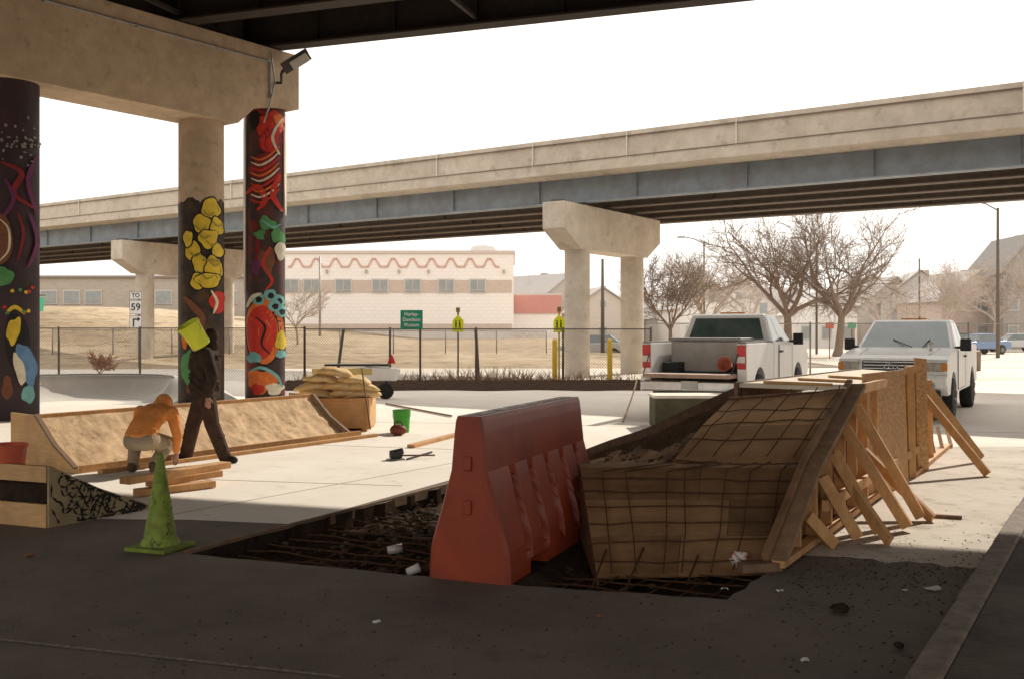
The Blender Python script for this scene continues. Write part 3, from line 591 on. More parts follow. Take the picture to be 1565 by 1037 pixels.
# ---------------------------------------------------------------- poles and street lamps
def lamp(px,Y,top,arm,label,r=.09,mat=poledk):
    x=(px-CX)/F*Y; zt=EH+(HY-top)/F*Y; t=thing('street_lamp' if arm else 'utility_pole',label,'street lamp' if arm else 'pole',(x,Y,0))
    MB().tube([(x,Y,0),(x,Y,zt)],[r,r*.65],10).build('pole',mat,t,smooth=True)
    if arm:
        MB().tube([(x,Y,zt-.15),(x+arm*.5,Y,zt+.25),(x+arm,Y,zt+.4)],.04,6).build('arm',mat,t); MB().box((x+arm*1.12,Y,zt+.38),(.6,.25,.12)).build('lamp_head',galv,t,bevel=.03)
lamp(1525,62,318,-1.5,'tall street lamp with its arm pointing left before the dark house',.12)
lamp(1248,72,372,-1.4,'street lamp standing among the big bare trees')
lamp(1076,78,370,-1.6,'street lamp right of the small bare tree')
lamp(921,60,396,0,'dark straight pole between the overpass pier columns',.13)
lamp(489,70,392,0,'pale slim pole in front of the white building left part',.1,galv)
lamp(1405,90,395,0,'thin pole between the tan and beige houses',.1)
for px,c,lb in [(1268,'red','small red street sign on a post behind the pickup trucks'),(1302,'green','small green street sign on a post behind the pickup trucks')]:
    Y=60;x=(px-CX)/F*Y; t=thing('street_sign',lb,'sign',(x,Y,0)); MB().tube([(x,Y+.03,0),(x,Y+.03,2.2)],.03,6).build('post',poledk,t); MB().box((x,Y,2.0),(.5,.02,.35)).build('panel',flat('street sign '+c,{'red':(.5,.12,.08),'green':(.1,.32,.18)}[c]),t)
# ---------------------------------------------------------------- vehicles
def arc(cx,cz,r,a0,a1,n=9): return [(cx+r*math.cos(R(a0+(a1-a0)*i/n)),cz+r*math.sin(R(a0+(a1-a0)*i/n))) for i in range(n+1)]
def quad_in(k,q,u0,u1,v0,v1,off):
    q=[Vector(p) for p in q]; nrm=(q[1]-q[0]).cross(q[3]-q[0]).normalized()
    P=lambda u,v:(q[0].lerp(q[1],u)).lerp(q[3].lerp(q[2],u),v)
    a=[P(u0,v0),P(u1,v0),P(u1,v1),P(u0,v1)]; k.add([p-nrm*.01 for p in a]+[p+nrm*off for p in a],[(4,5,6,7),(0,1,5,4),(1,2,6,5),(2,3,7,6),(3,0,4,7)])
def wheel(t,x,y,r=.39,s=1):
    wd=.25; wh=MB().lathe((x,y-s*wd/2,r),[(r*.55,0),(r*.93,0),(r,.03),(r,wd-.03),(r*.93,wd),(r*.55,wd),(r*.5,wd-.03),(0,wd-.03)],28,(0,s,0)).build('wheel',black,t,local=True,smooth=True)
    k=MB(); k.lathe((x,y+s*(wd/2-.035),r),[(r*.6,0),(r*.58,.03),(r*.5,.02),(r*.2,.0),(r*.15,.03),(0,.03)],20,(0,s,0))
    for i in range(5):
        a=2*math.pi*i/5; k.bar((x+.12*r*math.cos(a),y+s*(wd/2),r+.12*r*math.sin(a)),(x+.55*r*math.cos(a),y+s*(wd/2),r+.55*r*math.sin(a)),.04,.07,(0,1,0))
    k.build('rim',galv,wh,local=True)
def pickup(label,loc,rz,kind):
    t=thing('pickup_truck',label,'truck',loc,rz)
    ax=1.78; H=.97
    body=[(-.6,.5)]+[(ax-.5,.5)]+arc(ax,.42,.5,170,10)+[(2.3,.5),(2.68,.5),(2.8,.62),(2.84,.9),(2.82,1.06),(2.74,1.17),(2.55,1.24),(2.0,1.30),(1.28,1.35),(.3,1.36),(-.6,1.37)]
    b_=MB().prism(body,lambda u,v,s:Vector((u,-H+2*H*s,v))).build('body',white,t,local=True,bevel=.07)
    b_.modifiers[0].segments=4
    k=MB(); k.box((0,0,.55),(5.2,1.3,.35))
    for s in(-1,1):
        for a in(ax,-ax): k.box((a,s*.6,.75),(.98,.3,.5))
    k.build('chassis',trim,t,local=True)
    x0,x1,z0=-.6,1.3,1.33; X0,X1,z1=-.42,.45,1.92; w0,w1=.93,.74
    b=[(x0,-w0,z0),(x1,-w0,z0),(x1,w0,z0),(x0,w0,z0)]; u=[(X0,-w1,z1),(X1,-w1,z1),(X1,w1,z1),(X0,w1,z1)]
    cab=MB().add(b+u,[(3,2,1,0),(4,5,6,7),(0,1,5,4),(1,2,6,5),(2,3,7,6),(3,0,4,7)]).build('cab',white,t,local=True,bevel=.06); cab.modifiers[0].segments=4
    k=MB(); quad_in(k,(b[1],b[2],u[2],u[1]),.04,.96,.08,.93,.004); k.build('windshield',M('windshield glass',(.20,.24,.24),(.30,.34,.33),1.2,.08,0,spec=.9),t,local=True)  # grey reflection put into the windshield's base colour
    k=MB(); quad_in(k,(b[3],b[0],u[0],u[3]),.08,.92,.15,.85,.004); k.build('rear_window',M('dark green glass',(.07,.10,.09),(.13,.16,.14),2.5,.07,0,spec=.9),t,local=True)
    for s,q in((-1,(b[0],b[1],u[1],u[0])),(1,(b[2],b[3],u[3],u[2]))):
        for (a0,a1) in ([(.06,.38),(.42,.86)] if s<0 else [(.14,.58),(.62,.94)]):
            k=MB(); quad_in(k,q,a0,a1,.08,.88,.004); k.build('side_window',glass,t,local=True)
        k=MB(); k.box((.45,s*(H+.004),.93),(1.25,.012,.76)); d=k.build('door',white,t,local=True,bevel=.004)
        k=MB()
        for xx in(-.18,1.08): k.box((xx,s*(H+.006),.93),(.014,.014,.76))
        k.box((.45,s*(H+.006),.55),(1.25,.014,.012)); k.build('door_gap',trim,d,local=True)
        MB().box((-.05,s*(H+.03),1.18),(.2,.03,.04)).build('handle',trim,d,local=True)
        mr=MB(); mr.box((1.05,s*(H+.14),1.42),(.1,.2,.24)); mr.bar((1.1,s*.9,1.36),(1.05,s*(H+.1),1.38),.04,.05); mr.build('mirror',trim,t,local=True,bevel=.02)
        bs=[(-2.8,.58),(-ax-.5,.55)]+arc(-ax,.42,.5,170,10)+[(-ax+.52,.5),(-.64,.5),(-.64,1.36),(-2.8,1.36)]
        MB().prism(bs,lambda u_,v,s_,s=s:Vector((u_,s*(H-.17*s_),v))).build('bed_side',white,t,local=True,bevel=.025)
        MB().box((-1.72,s*(H-.085),1.375),(2.14,.15,.03)).build('bed_rail',M('grey rail cap',(.3,.28,.26)) if kind=='rear' else white,t,local=True)
        tl=MB().box((-2.81,s*(H-.09),1.12),(.05,.15,.42)).build('tail_light',M('tail light red',(.6,.02,.012),None,6,.25,0,spec=.6),t,local=True,bevel=.01)
        MB().box((-2.84,s*(H-.09),1.08),(.015,.13,.11)).build('reversing_lens',flat('reverse lens white',(.75,.72,.68),.3),tl,local=True)
        hl=MB().box((2.79,s*.76,1.03),(.1,.36,.2)).build('headlight',M('headlight lens',(.5,.46,.38),(.3,.27,.22),14,.15,0,spec=.8),t,local=True,bevel=.03)
        MB().box((2.8,s*.92,1.03),(.1,.1,.14)).build('turn_signal',flat('amber lens',(.7,.25,.03),.3),hl,local=True)
        for a in(ax,-ax): wheel(t,a,s*.86,.4,s)
    MB().box((-1.72,0,.78),(2.14,1.62,.06)).build('bed_floor',trim,t,local=True)
    MB().box((-.68,0,1.08),(.06,1.62,.56)).build('bed_front_wall',white,t,local=True)
    if kind=='rear':
        tg=MB().box((-3.05,0,.79),(.46,1.6,.07)).build('tailgate',M('tailgate inner dusty',(.5,.34,.26),(.36,.24,.18),6,.6,.05),t,local=True,bevel=.01)
        for s in(-1,1): MB().tube([(-2.8,s*.82,1.2),(-3.2,s*.8,.83)],.012,6).build('tailgate_cable',trim,tg,local=True)
    else: MB().box((-2.8,0,1.05),(.07,1.6,.58)).build('tailgate',white,t,local=True)
    rb=MB().box((-2.93,0,.6),(.2,1.86,.2)).build('rear_bumper',chrome if kind=='rear' else white,t,local=True,bevel=.03)
    MB().box((-3.04,0,.62),(.015,.3,.15)).build('licence_plate',flat('plate white',(.7,.7,.66)),rb,local=True)
    gl=MB().box((2.835,0,1.03),(.05,1.05,.26)).build('grille',M('grille dark',(.1,.09,.08)),t,local=True,bevel=.02)
    for i in range(4): MB().box((2.865,0,.935+.06*i),(.02,1.0,.016)).build('grille_bar',chrome,gl,local=True)
    MB().box((2.855,0,1.165),(.06,1.09,.04)).build('grille_trim',chrome,gl,local=True)
    k=MB()
    pts=[(2.885,.12*math.cos(a*math.pi/10),1.03+.075*math.sin(a*math.pi/10)) for a in range(21)]; k.tube(pts,.009,5,False)
    pts=[(2.886,.045*math.cos(a*math.pi/10),1.03+.07*math.sin(a*math.pi/10)) for a in range(21)]; k.tube(pts,.008,5,False)
    k.build('emblem',chrome,gl,local=True)
    fo=MB().box((2.86,0,.76),(.24,1.93,.25)).build('front_bumper',white,t,local=True,bevel=.06); fo.modifiers[0].segments=4
    MB().box((2.945,0,.67),(.1,1.1,.13)).build('air_intake',trim,fo,local=True,bevel=.02)
    for s in(-1,1): MB().lathe((2.97,s*.72,.70),[(.0,.022),(.06,.02),(.07,0)],14,(1,0,0)).build('fog_light',flat('fog lens',(.4,.38,.35),.2),fo,local=True)
    MB().box((3.0,0,.78),(.012,.3,.14)).build('licence_plate',flat('plate white',(.7,.7,.66)),fo,local=True)
    MB().box((2.7,0,.5),(.3,1.7,.2)).build('air_dam',trim,t,local=True)
    for s in(-1,1): MB().bar((1.33,s*.1+.25,1.37),(1.05,s*.35+.1,1.52),.015,.015).build('wiper',black,t,local=True)
    for s in(-1,1): MB().bar((2.55,s*.62,1.245),(1.35,s*.68,1.352),.012,.012).build('hood_crease',M('paint crease',(.5,.47,.43),None,4,.4,0),t,local=True)
    MB().box((0,0,1.945),(.12,.5,.03)).build('roof_marker',flat('amber lens',(.7,.25,.03),.3),t,local=True)
    return t
K1=1.07
T1=Vector((4.86,21.9,0)); f1=Vector((.454,.891,0)); l1=Vector((-.891,.454,0))
pk=pickup('white pickup truck seen from behind with open bed and metal toolbox',T1,R(63),'rear'); pk.scale=(K1,K1,K1)
T2=Vector((8.56,21.2,0))
pickup('white pickup truck facing the camera beside the upright boards',T2,R(-120),'front')
def TL(x,y,z): return T1+(f1*x+l1*y+Vector((0,0,z)))*K1
t=thing('truck_toolbox','dented silver toolbox lying across the open pickup bed','toolbox',TL(-1.4,.05,.81))
k=MB(); k.box(TL(-1.4,.05,1.1),(1.0,1.42,.6),R(63)); k.build('body',M('dull aluminium',(.58,.54,.48),(.48,.44,.39),5,.55,.15),t,bevel=.02)
k=MB(); k.box(TL(-1.4,.05,1.42),(1.06,1.48,.06),R(63)); k.build('lid',galv,t,bevel=.01)
o=MB(); o.lathe(TL(-2.3,-.5,.94),[(0,0),(.10,0),(.14,.22),(.15,.235),(.12,.235),(.1,.03),(0,.03)],18,(-.5,-.85,.25)); tag(o.build('orange_bucket',flat('bucket orange red',(.55,.17,.09)),smooth=True),'small orange red bucket lying in the open pickup bed','bucket')
hc=T2+Vector((-.5,-.866,0))*1.75+Vector((.866,-.5,0))*.55
t=thing('paper_cup','white paper cup standing on the hood of the front facing pickup','cup',hc+Vector((0,0,1.32))); k=MB(); k.lathe(hc+Vector((0,0,1.32)),[(0,0),(.035,0),(.05,.13),(.0,.13)],14); k.build('cup_body',flat('cup white',(.8,.78,.74)),t,smooth=True); k=MB();k.lathe(hc+Vector((0,0,1.45)),[(.053,0),(.05,.02),(0,.022)],14);k.build('lid',flat('cup lid',(.6,.45,.3)),t)
def car(px,Y,rz,col,label):
    x=(px-CX)/F*Y; t=thing('parked_car',label,'car',(x,Y,0),rz); pmn=flat('car paint %s'%str(col),col,.35)
    bd=[(-2.2,.35)]+arc(-1.35,.33,.38,170,10,6)+arc(1.35,.33,.38,170,10,6)+[(2.2,.35),(2.25,.7),(1.2,.92),(-1.8,.98),(-2.25,.85)]
    MB().prism(bd,lambda u,v,s:Vector((u,-.88+1.76*s,v))).build('body',pmn,t,local=True,bevel=.05)
    gh=[(-1.75,.95),(1.0,.92),(.35,1.42),(-1.1,1.44)]
    MB().prism(gh,lambda u,v,s:Vector((u,(-.75+1.5*s)*(1 if v<1.2 else .82),v))).build('cabin',glass,t,local=True,bevel=.03)
    MB().prism([(-1.15,1.42),(.4,1.40),(.3,1.47),(-1.05,1.49)],lambda u,v,s:Vector((u,-.64+1.28*s,v))).build('roof',pmn,t,local=True)
    for s in(-1,1):
        for a in(-1.35,1.35): wheel(t,a,s*.78,.32,s)
        MB().box((2.22,s*.65,.68),(.08,.35,.14)).build('headlight',flat('car lamp',(.7,.7,.68),.2),t,local=True)
car(1495,72,R(200),(.2,.3,.46),'blue parked car on the far street at right')
car(1550,80,R(180),(.6,.6,.6),'silver parked car at the far right edge')
car(1462,88,R(185),(.12,.11,.11),'dark parked car on the far street behind the front facing pickup')
car(905,62,R(175),(.5,.5,.5),'grey parked car seen between the overpass pier columns')
o=MB(); p=gr(1487,566); o.lathe(p,[(.28,0),(.3,.0),(.32,.8),(.34,.82),(.0,.82)],18); tag(o.build('trash_barrel',M('barrel brown',(.24,.18,.14),None,6,.8,.1),smooth=True),'brown trash barrel standing right of the front facing pickup','barrel')
# ---------------------------------------------------------------- wooden ramp formwork
rp=thing('ramp_formwork','wooden skate ramp formwork with plywood bank and braced side at the pit','ramp',(1.85,7.18,0))
def quadpanel(a,b,c,d,th,name,mat,parent=rp):
    a,b,c,d=map(Vector,(a,b,c,d)); nrm=(b-a).cross(d-a).normalized()*th
    return MB().add([a-nrm,b-nrm,c-nrm,d-nrm,a,b,c,d],[(3,2,1,0),(4,5,6,7),(0,1,5,4),(1,2,6,5),(2,3,7,6),(3,0,4,7)]).build(name,mat,parent)
ROW=[(Vector((.62,7.26,-.10)),Vector((1.86,7.22,-.06))),(Vector((.60,7.56,.14)),Vector((2.05,7.52,.16))),(Vector((.58,7.87,.37)),Vector((2.18,7.83,.38))),(Vector((.56,8.18,.585)),Vector((2.33,8.14,.59)))]
M1=Vector((1.30,8.20,.60));M2=Vector((2.06,9.45,1.05));R1=ROW[3][1];R2=Vector((3.07,9.24,1.13));L1=ROW[3][0];L0=ROW[0][0];R0=ROW[0][1]
pmats=[M('formwork ply brown',(.30,.165,.08),(.22,.12,.057),4,.75,.15,stretch=(1,6,6),c3=(.14,.078,.04),s3=1.4,spec=.1),M('formwork ply tan',(.36,.20,.098),(.27,.15,.072),4,.75,.15,stretch=(1,6,6),c3=(.18,.1,.05),s3=1.1,spec=.1),M('formwork ply dark',(.25,.135,.067),(.18,.098,.047),4,.75,.15,stretch=(1,6,6),c3=(.12,.067,.036),s3=1.7,spec=.1)]
for i in range(3):
    (a,b),(d,c)=ROW[i],ROW[i+1]
    cut=[.47,.71,.56][i]
    a2=a.lerp(b,cut);d2_=d.lerp(c,cut)
    quadpanel(a,a2-Vector((.004,0,0)),d2_-Vector((.004,0,0))-(d-a)*.015,d-(d-a)*.015,.018,'plywood_panel',pmats[i%3])
    quadpanel(a2,b,c-(d-a)*.015,d2_-(d-a)*.015,.018,'plywood_panel',pmats[(i+1)%3])
quadpanel(L0+Vector((0,.02,-.1)),L0+Vector((0,.02,0)),L1+Vector((0,.02,-.02)),L1+Vector((0,.02,-.75)),.018,'end_panel',plydk)
Mm=M1.lerp(M2,.5);Rm=R1.lerp(R2,.5)+Vector((0,0,.03)); Mm.z+=.03
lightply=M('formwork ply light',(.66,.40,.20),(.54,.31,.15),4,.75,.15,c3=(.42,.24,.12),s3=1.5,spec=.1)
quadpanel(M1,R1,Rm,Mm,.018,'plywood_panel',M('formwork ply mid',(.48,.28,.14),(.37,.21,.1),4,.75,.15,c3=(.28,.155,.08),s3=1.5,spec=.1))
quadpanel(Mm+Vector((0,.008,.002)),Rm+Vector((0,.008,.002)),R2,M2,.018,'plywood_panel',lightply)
MB().bar(L1+Vector((0,0,.010)),R1+Vector((0,0,.010)),.04,.03).build('batten',lumberdk,rp)
MB().bar(M2,R2,.05,.05).build('batten',lumberdk,rp)
E=[Vector((.92,13.6,.01)),Vector((1.25,12.5,.30)),Vector((1.6,11.5,.56)),Vector((1.93,10.6,.86)),Vector((2.26,9.9,1.12))]
Sx=[L1,L1.lerp(M1,.5),M1,M1.lerp(M2,.5),M2]
o=MB(); vs=[];n=14
for i in range(33):
    t=i/32*4; k=min(3,int(t)); a=Sx[k].lerp(Sx[k+1],t-k)-Vector((0,0,.03));b=E[k].lerp(E[k+1],t-k)-Vector((0,0,.03))
    for j in range(n+1):
        q=a.lerp(b,j/n); q.z+=-.02+.05*noise.noise(q*6)*(1 if 0<j<n else 0)-.10*math.sin(math.pi*j/n); vs.append(q)
o.add(vs,[(i*(n+1)+j,(i+1)*(n+1)+j,(i+1)*(n+1)+j+1,i*(n+1)+j+1) for i in range(32) for j in range(n)])
struct(o.build('earth_fill',M('brown fill',(.08,.05,.032),(.045,.028,.019),12,.95,.5,c3=(.11,.07,.045),s3=3,spec=0),smooth=True),'dark earth and stones packed behind the plywood bank','earth')
o=MB()
for i in range(300):
    t=rnd.uniform(0,3.9);k=int(t);f=rnd.uniform(.1,.9);a=Sx[k].lerp(Sx[k+1],t-k);b=E[k].lerp(E[k+1],t-k); q=a.lerp(b,f); q.z-=.05+.10*math.sin(math.pi*f); r=rnd.uniform(.008,.024); o.sph(q,(r*1.2,r,r*.7),6,4,.3,i)
tag(o.build('stone_fill',M('fill stone',(.12,.08,.055),(.06,.04,.028),5,.95,.4,spec=0)),'loose stones lying on the earth behind the plywood bank','stones',kind='stuff')
EE=[]
for i in range(4):
    for k_ in range(5):
        t=k_/5; p0=E[max(i-1,0)];p1=E[i];p2=E[i+1];p3=E[min(i+2,4)]
        EE.append(.5*((2*p1)+(p2-p0)*t+(2*p0-5*p1+4*p2-p3)*t*t+(3*p1-p0-3*p2+p3)*t**3))
EE.append(E[4]); o=MB(); vs=[]
for i,p in enumerate(EE):
    d=(EE[min(i+1,len(EE)-1)]-EE[max(i-1,0)]); nn=Vector((-d.y,d.x,0)).normalized()*.03
    vs+=[p-nn+Vector((0,0,.03)),p+nn+Vector((0,0,.03)),p+nn-Vector((0,0,.22)),p-nn-Vector((0,0,.22))]
o.add(vs,[(4*i+a,4*i+(a+1)%4,4*i+4+(a+1)%4,4*i+4+a) for i in range(len(EE)-1) for a in range(4)]); o.build('edge_board',M('dark curved form board',(.12,.07,.042),(.07,.042,.027),8,.85,.2,spec=.1),rp)
k=MB()
for i in range(4): k.add([E[i],E[i+1],(E[i+1].x,E[i+1].y+.05,0),(E[i].x,E[i].y+.05,0)],[(0,1,2,3)])
k.build('rear_skirt',plydk,rp)
D=[(2.26,9.9),(3.1,9.26),(5.0,12.45),(4.75,13.5)]
o=MB(); o.add([(x,y,1.14) for x,y in D]+[(x,y,1.18) for x,y in D],[(3,2,1,0),(4,5,6,7),(0,1,5,4),(1,2,6,5),(2,3,7,6),(3,0,4,7)]); o.build('deck_board',M('pale deck sheet',(.76,.65,.5),(.64,.53,.39),3,.8,.1),rp)
MB().bar((2.22,9.88,1.1),(4.72,13.52,1.1),.04,.18).build('deck_rim',lumberdk,rp)
for i in range(3): MB().bar((2.5+.1*i+.42*i,9.85+.62*i,1.195),(3.0+.4*i,9.35+.62*i,1.195),.05,.025).build('deck_cleat',lumber,rp)
W0=Vector((1.85,7.18,0));wd=Vector((.51,.86,0)).normalized(); wn=Vector((wd.y,-wd.x,0))
def Wp(t,z,o_=0): p=W0+wd*t+wn*o_; p.z=z; return p
def hp(t): return min(1.15,.03+.55*t) if t<1.05 else min(1.15,.61+.37*(t-1.05))
for (a,b) in ((-.05,1.05),(1.05,2.7)):
    MB().bar(Wp(a,hp(max(a,0))+.0,.0),Wp(b,hp(b)+.0,.0),.05,.19,(0,0,1)).build('side_board',plydk,rp,bevel=.004)
    MB().bar(Wp(a,hp(max(a,0))+.02,.085),Wp(b,hp(b)+.03,.085),.12,.045,(0,0,1)).build('side_cap',M('weathered grey lumber',(.34,.21,.125),(.22,.135,.08),9,.85,.2,spec=.1),rp,bevel=.006)
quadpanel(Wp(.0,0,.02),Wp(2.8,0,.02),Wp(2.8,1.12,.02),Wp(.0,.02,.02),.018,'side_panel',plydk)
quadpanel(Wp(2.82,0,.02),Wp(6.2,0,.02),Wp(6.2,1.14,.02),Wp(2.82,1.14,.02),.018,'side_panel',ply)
MB().bar(Wp(-.1,.05,.1),Wp(6.6,.05,.1),.09,.05).build('sill_plate',lumber,rp)
MB().box(Wp(-.15,.03,-.02),(.30,.1,.06),.2).build('foot_block',lumberdk,rp)
for i in range(12):
    t=.45+.5*i; z=min(1.13,hp(t)-.05); MB().bar(Wp(t,.07,.07),Wp(t,z,.07),.04,.09,wn).build('stud',lumber,rp)
MB().bar(Wp(2.7,1.15,.09),Wp(6.2,1.15,.09),.05,.09).build('top_plate',lumber,rp)
feet=[(2.5,7.72),(2.78,8.0),(3.03,8.2),(3.35,8.43),(3.64,8.86)]
for i,(fx,fy) in enumerate(feet):
    t=[.6,1.05,1.45,1.9,2.35][i]; z=hp(t)-.08
    MB().bar(Vector((fx,fy,.04)),Wp(t,z,.13),.042,.092,(0,0,1)).build('brace',lumber,rp)
for i,(t,ft) in enumerate([(1.6,1.2),(2.75,2.4),(5.9,5.7)]):
    MB().bar(Wp(ft,.03,.62+.15*i),Wp(t,.55 if i<2 else 1.0,.12),.04,.09).build('brace',lumber,rp)
for i in range(5):
    p=gr(1402+i*13,712-i*7); MB().bar(p+Vector((0,0,.03)),p+Vector((.12,.45,.42-.04*i)),.04,.05).build('brace',lumber,rp)
MB().bar(Wp(1.0,.3,.16),Wp(6.3,.28,.16),.04,.09,(0,0,1)).build('stringer',lumber,rp)
def upright(px0,px1,ytop,ybot,label,mat,nm,th=.02,dr=(.86,.3,0),lean=(-.06,.03)):
    dr=Vector(dr).normalized(); b0=gr(px0,ybot+2); k0=(px1-CX)/F; wdt=(k0*b0.y-b0.x)/(dr.x-k0*dr.y); s=F/(b0+dr*wdt/2).y; zt=EH+(HY-ytop)/s
    a0=b0;a1=b0+dr*wdt; tp=Vector((lean[0],lean[1],zt)); g=random.Random(px0)
    q=[a0,a1,a1+tp+Vector((0,0,g.uniform(-.02,.02))),a0+tp]; nrm=Vector((dr.y,-dr.x,0))*th
    o=MB().add([p+nrm for p in q]+q,[(0,1,2,3),(7,6,5,4),(0,4,5,1),(1,5,6,2),(2,6,7,3),(3,7,4,0)]).build(nm,mat)
    return tag(o,label,'board')
upright(1324,1386,567,764,'sheet of strand board leaning upright against the ramp side',osb,'strand_board',.02,(.60,.80,0),(-.04,.02))
upright(1386,1397,560,728,'narrow upright board right next to the strand board sheet',lumber,'upright_board',.04,lean=(-.02,.02))
upright(1400,1417,546,718,'tallest upright board at the far end of the ramp side',osb,'upright_board',.03,lean=(-.02,.02))
upright(1419,1424,580,702,'thin upright stick beyond the tallest board',lumber,'upright_board',.04,lean=(-.02,.02))
o=MB(); o.bar(gr(1497,706)+Vector((0,0,.03)),at(1413,592,12.9),.04,.19,(0,.3,1)); tag(o.build('brace_board',lumber),'wide slanted brace board at the far right of the ramp','board')
o=MB(); o.bar(gr(1392,730)+Vector((0,0,.035)),gr(1447,684)+Vector((0,0,.035)),.1,.05); tag(o.build('ground_plank',lumber),'plank lying on the ground under the small struts','plank')
o=thing('skate_ledge','low dark ledge box with a pale top in front of the open bed pickup','ledge',(4.3,17.9,0))
MB().box((4.25,17.75,.26),(3.5,.75,.52)).build('box_side',M('dark green ply',(.12,.11,.065),(.08,.073,.043),4,.8,.1),o); MB().box((4.25,17.75,.55),(3.56,.8,.05)).build('box_top',M('pale ledge top',(.82,.74,.63),(.72,.64,.53),3,.7,.1),o,bevel=.01)
k=MB(); g=random.Random(5)
rows=ROW+[(Mm,Rm),(M2,R2)]
def bank(u,v):
    V=min(4.999,max(0,v*5)); i=int(V); f=V-i
    la=M1 if i==3 else rows[i][0]; lb=rows[i+1][0]
    return la.lerp(lb,f).lerp(rows[i][1].lerp(rows[i+1][1],f),u)+Vector((0,-.015,.03))
for i in range(7):
    u=.08+.86*i/6+g.uniform(-.02,.02); du=g.uniform(-.025,.025); k.tube([bank(u+du*v/12,v/12*.6)+Vector((0,0,g.uniform(-.006,.014))) for v in range(13)],.005,5)
for i in range(5):
    u=.1+.85*i/4; du=g.uniform(-.04,.04); k.tube([bank(u+du*v/8,.62+.42*v/8)+Vector((0,0,g.uniform(-.006,.02)+(.03 if v==8 else 0))) for v in range(9)],.005,5)
for j in range(11):
    v=.05+.93*j/10+g.uniform(-.012,.012); dv_=g.uniform(-.02,.02); k.tube([bank(u/8*1.03-.02,v+dv_*u/8)+Vector((0,0,g.uniform(-.008,.014))) for u in range(9)],.005,5)
tag(k.build('rebar_grid',rust),'rusty rebar grid tied above the plywood bank','rebar')
k=MB()
def okp(q): return inside(q,PIT) and not(q.x>.5 and q.y>7.25) and q.y<9.6
for i in range(24):
    P=[]
    for j in range(60):
        q=Vector((-2.6+.22*i+.51*j*.12,6.0+.86*j*.12,0))
        if okp(q): P.append(q+Vector((0,0,-.085+.03*noise.noise(q*3))))
        elif len(P)>1: k.tube(P,.007,5);P=[]
        else: P=[]
    if len(P)>1:k.tube(P,.007,5)
for i in range(26):
    P=[]
    for j in range(44):
        q=Vector((-3.2+.13*j,6.6+.25*i-.06*j,0))
        if okp(q): P.append(q+Vector((0,0,-.075+.03*noise.noise(q*3))))
        elif len(P)>1: k.tube(P,.007,5);P=[]
        else:P=[]
    if len(P)>1:k.tube(P,.007,5)
for (a,b) in [((930,846),(905,885)),((985,850),(955,890)),((1075,843),(1050,880)),((560,805),(600,792)),((700,840),(640,812))]:
    k.tube([gr(*a)+Vector((0,0,.08)),gr(*b)+Vector((0,0,-.05))],.008,5)
tag(k.build('rebar_mat',rust),'rusty rebar mat lying low in the dark pit','rebar')
o=MB(); o.bar(Vector((-2.5,7.62,-.03)),Vector((-.62,11.15,-.03)),.035,.1);tag(o.build('form_board',lumberdk),'dark form board edging the left side of the pit','board')
# ---------------------------------------------------------------- barrier
ba=Vector((-.30,6.76,0)); bd_=Vector((.37,.93,0)).normalized(); bn=Vector((bd_.y,-bd_.x,0)); Lb=2.2; HS=1.12/1.08
br=thing('barrier','faded orange red plastic traffic barrier standing over the pit edge','barrier',ba)
om=M('faded orange plastic',(.33,.048,.014),(.26,.036,.011),3,.42,.08,c3=(.19,.027,.011),s3=2.0,spec=.45,c4=(.22,.06,.03),s4=5,t4=.62)
def bsec(z):
    tb=[(0,.305),(.07,.305),(.22,.29),(.50,.20),(.72,.135),(.98,.108),(1.05,.098),(1.08,.085)]
    for i in range(len(tb)-1):
        if tb[i][0]<=z<=tb[i+1][0]: f=(z-tb[i][0])/(tb[i+1][0]-tb[i][0]); return tb[i][1]*(1-f)+tb[i+1][1]*f
    return tb[-1][1]
o=MB(); nu=220; zs=[.0,.03,.06,.095,.1,.14,.15,.17,.2,.26,.32,.38,.42,.46,.52,.56,.60,.63,.64,.66,.72,.8,.9,.98,1.02,1.05,1.07,1.08]; vs=[]
def bp_(u,z,s):
    hw=bsec(z); endt=min(u,Lb-u); hw*= 1-.1*max(0,1-endt/.03)
    if .13<z<.67 and .22<u<Lb-.15:
        uu=(u-.22-(z-.12)*.12)/.36; fr=uu-math.floor(uu); m=max(0,min(1,(.5-abs(fr-.5)-.33)/.025)); mz=max(0,min(1,min(z-.13,.67-z)/.025)); hw-=.045*m*mz
    zz=z
    if z<.1 and (.4<u<.75 or 1.5<u<1.85): zz=max(z,.095)
    return ba+bd_*u+bn*hw*s+Vector((0,0,zz*HS))
ring=[(z,-1) for z in zs]+[(z,1) for z in reversed(zs)]
for i in range(nu+1):
    for z,s in ring: vs.append(bp_(Lb*i/nu,z,s))
n=len(ring); fs=[(i*n+k,i*n+(k+1)%n,(i+1)*n+(k+1)%n,(i+1)*n+k) for i in range(nu) for k in range(n)]
fs.append(tuple(range(n)));fs.append(tuple(nu*n+k for k in range(n))[::-1]); o.add(vs,fs); o.build('shell',om,br)
k=MB(); vs=[]
for i in range(60):
    u=.04+(Lb-.08)*i/59; ctr=.02*noise.noise(Vector((u*3,0,0))); hw=.035+.04*abs(noise.noise(Vector((u*5,3,0))))
    vs+=[ba+bd_*u+bn*(ctr-hw)+Vector((0,0,1.123)),ba+bd_*u+bn*(ctr+hw)+Vector((0,0,1.123))]
k.add(vs,[(2*i,2*i+1,2*i+3,2*i+2) for i in range(59)])
k.build('dried_concrete',M('pale splatter',(.80,.66,.58),(.34,.10,.06),14,.6,.1,lo=.47,hi=.57),br)
for z in(.5,.8): MB().box(ba-bd_*.008+Vector((0,0,z)),(.06,.025,.1),math.atan2(bn.y,bn.x)).build('hinge_lug',om,br,bevel=.01)
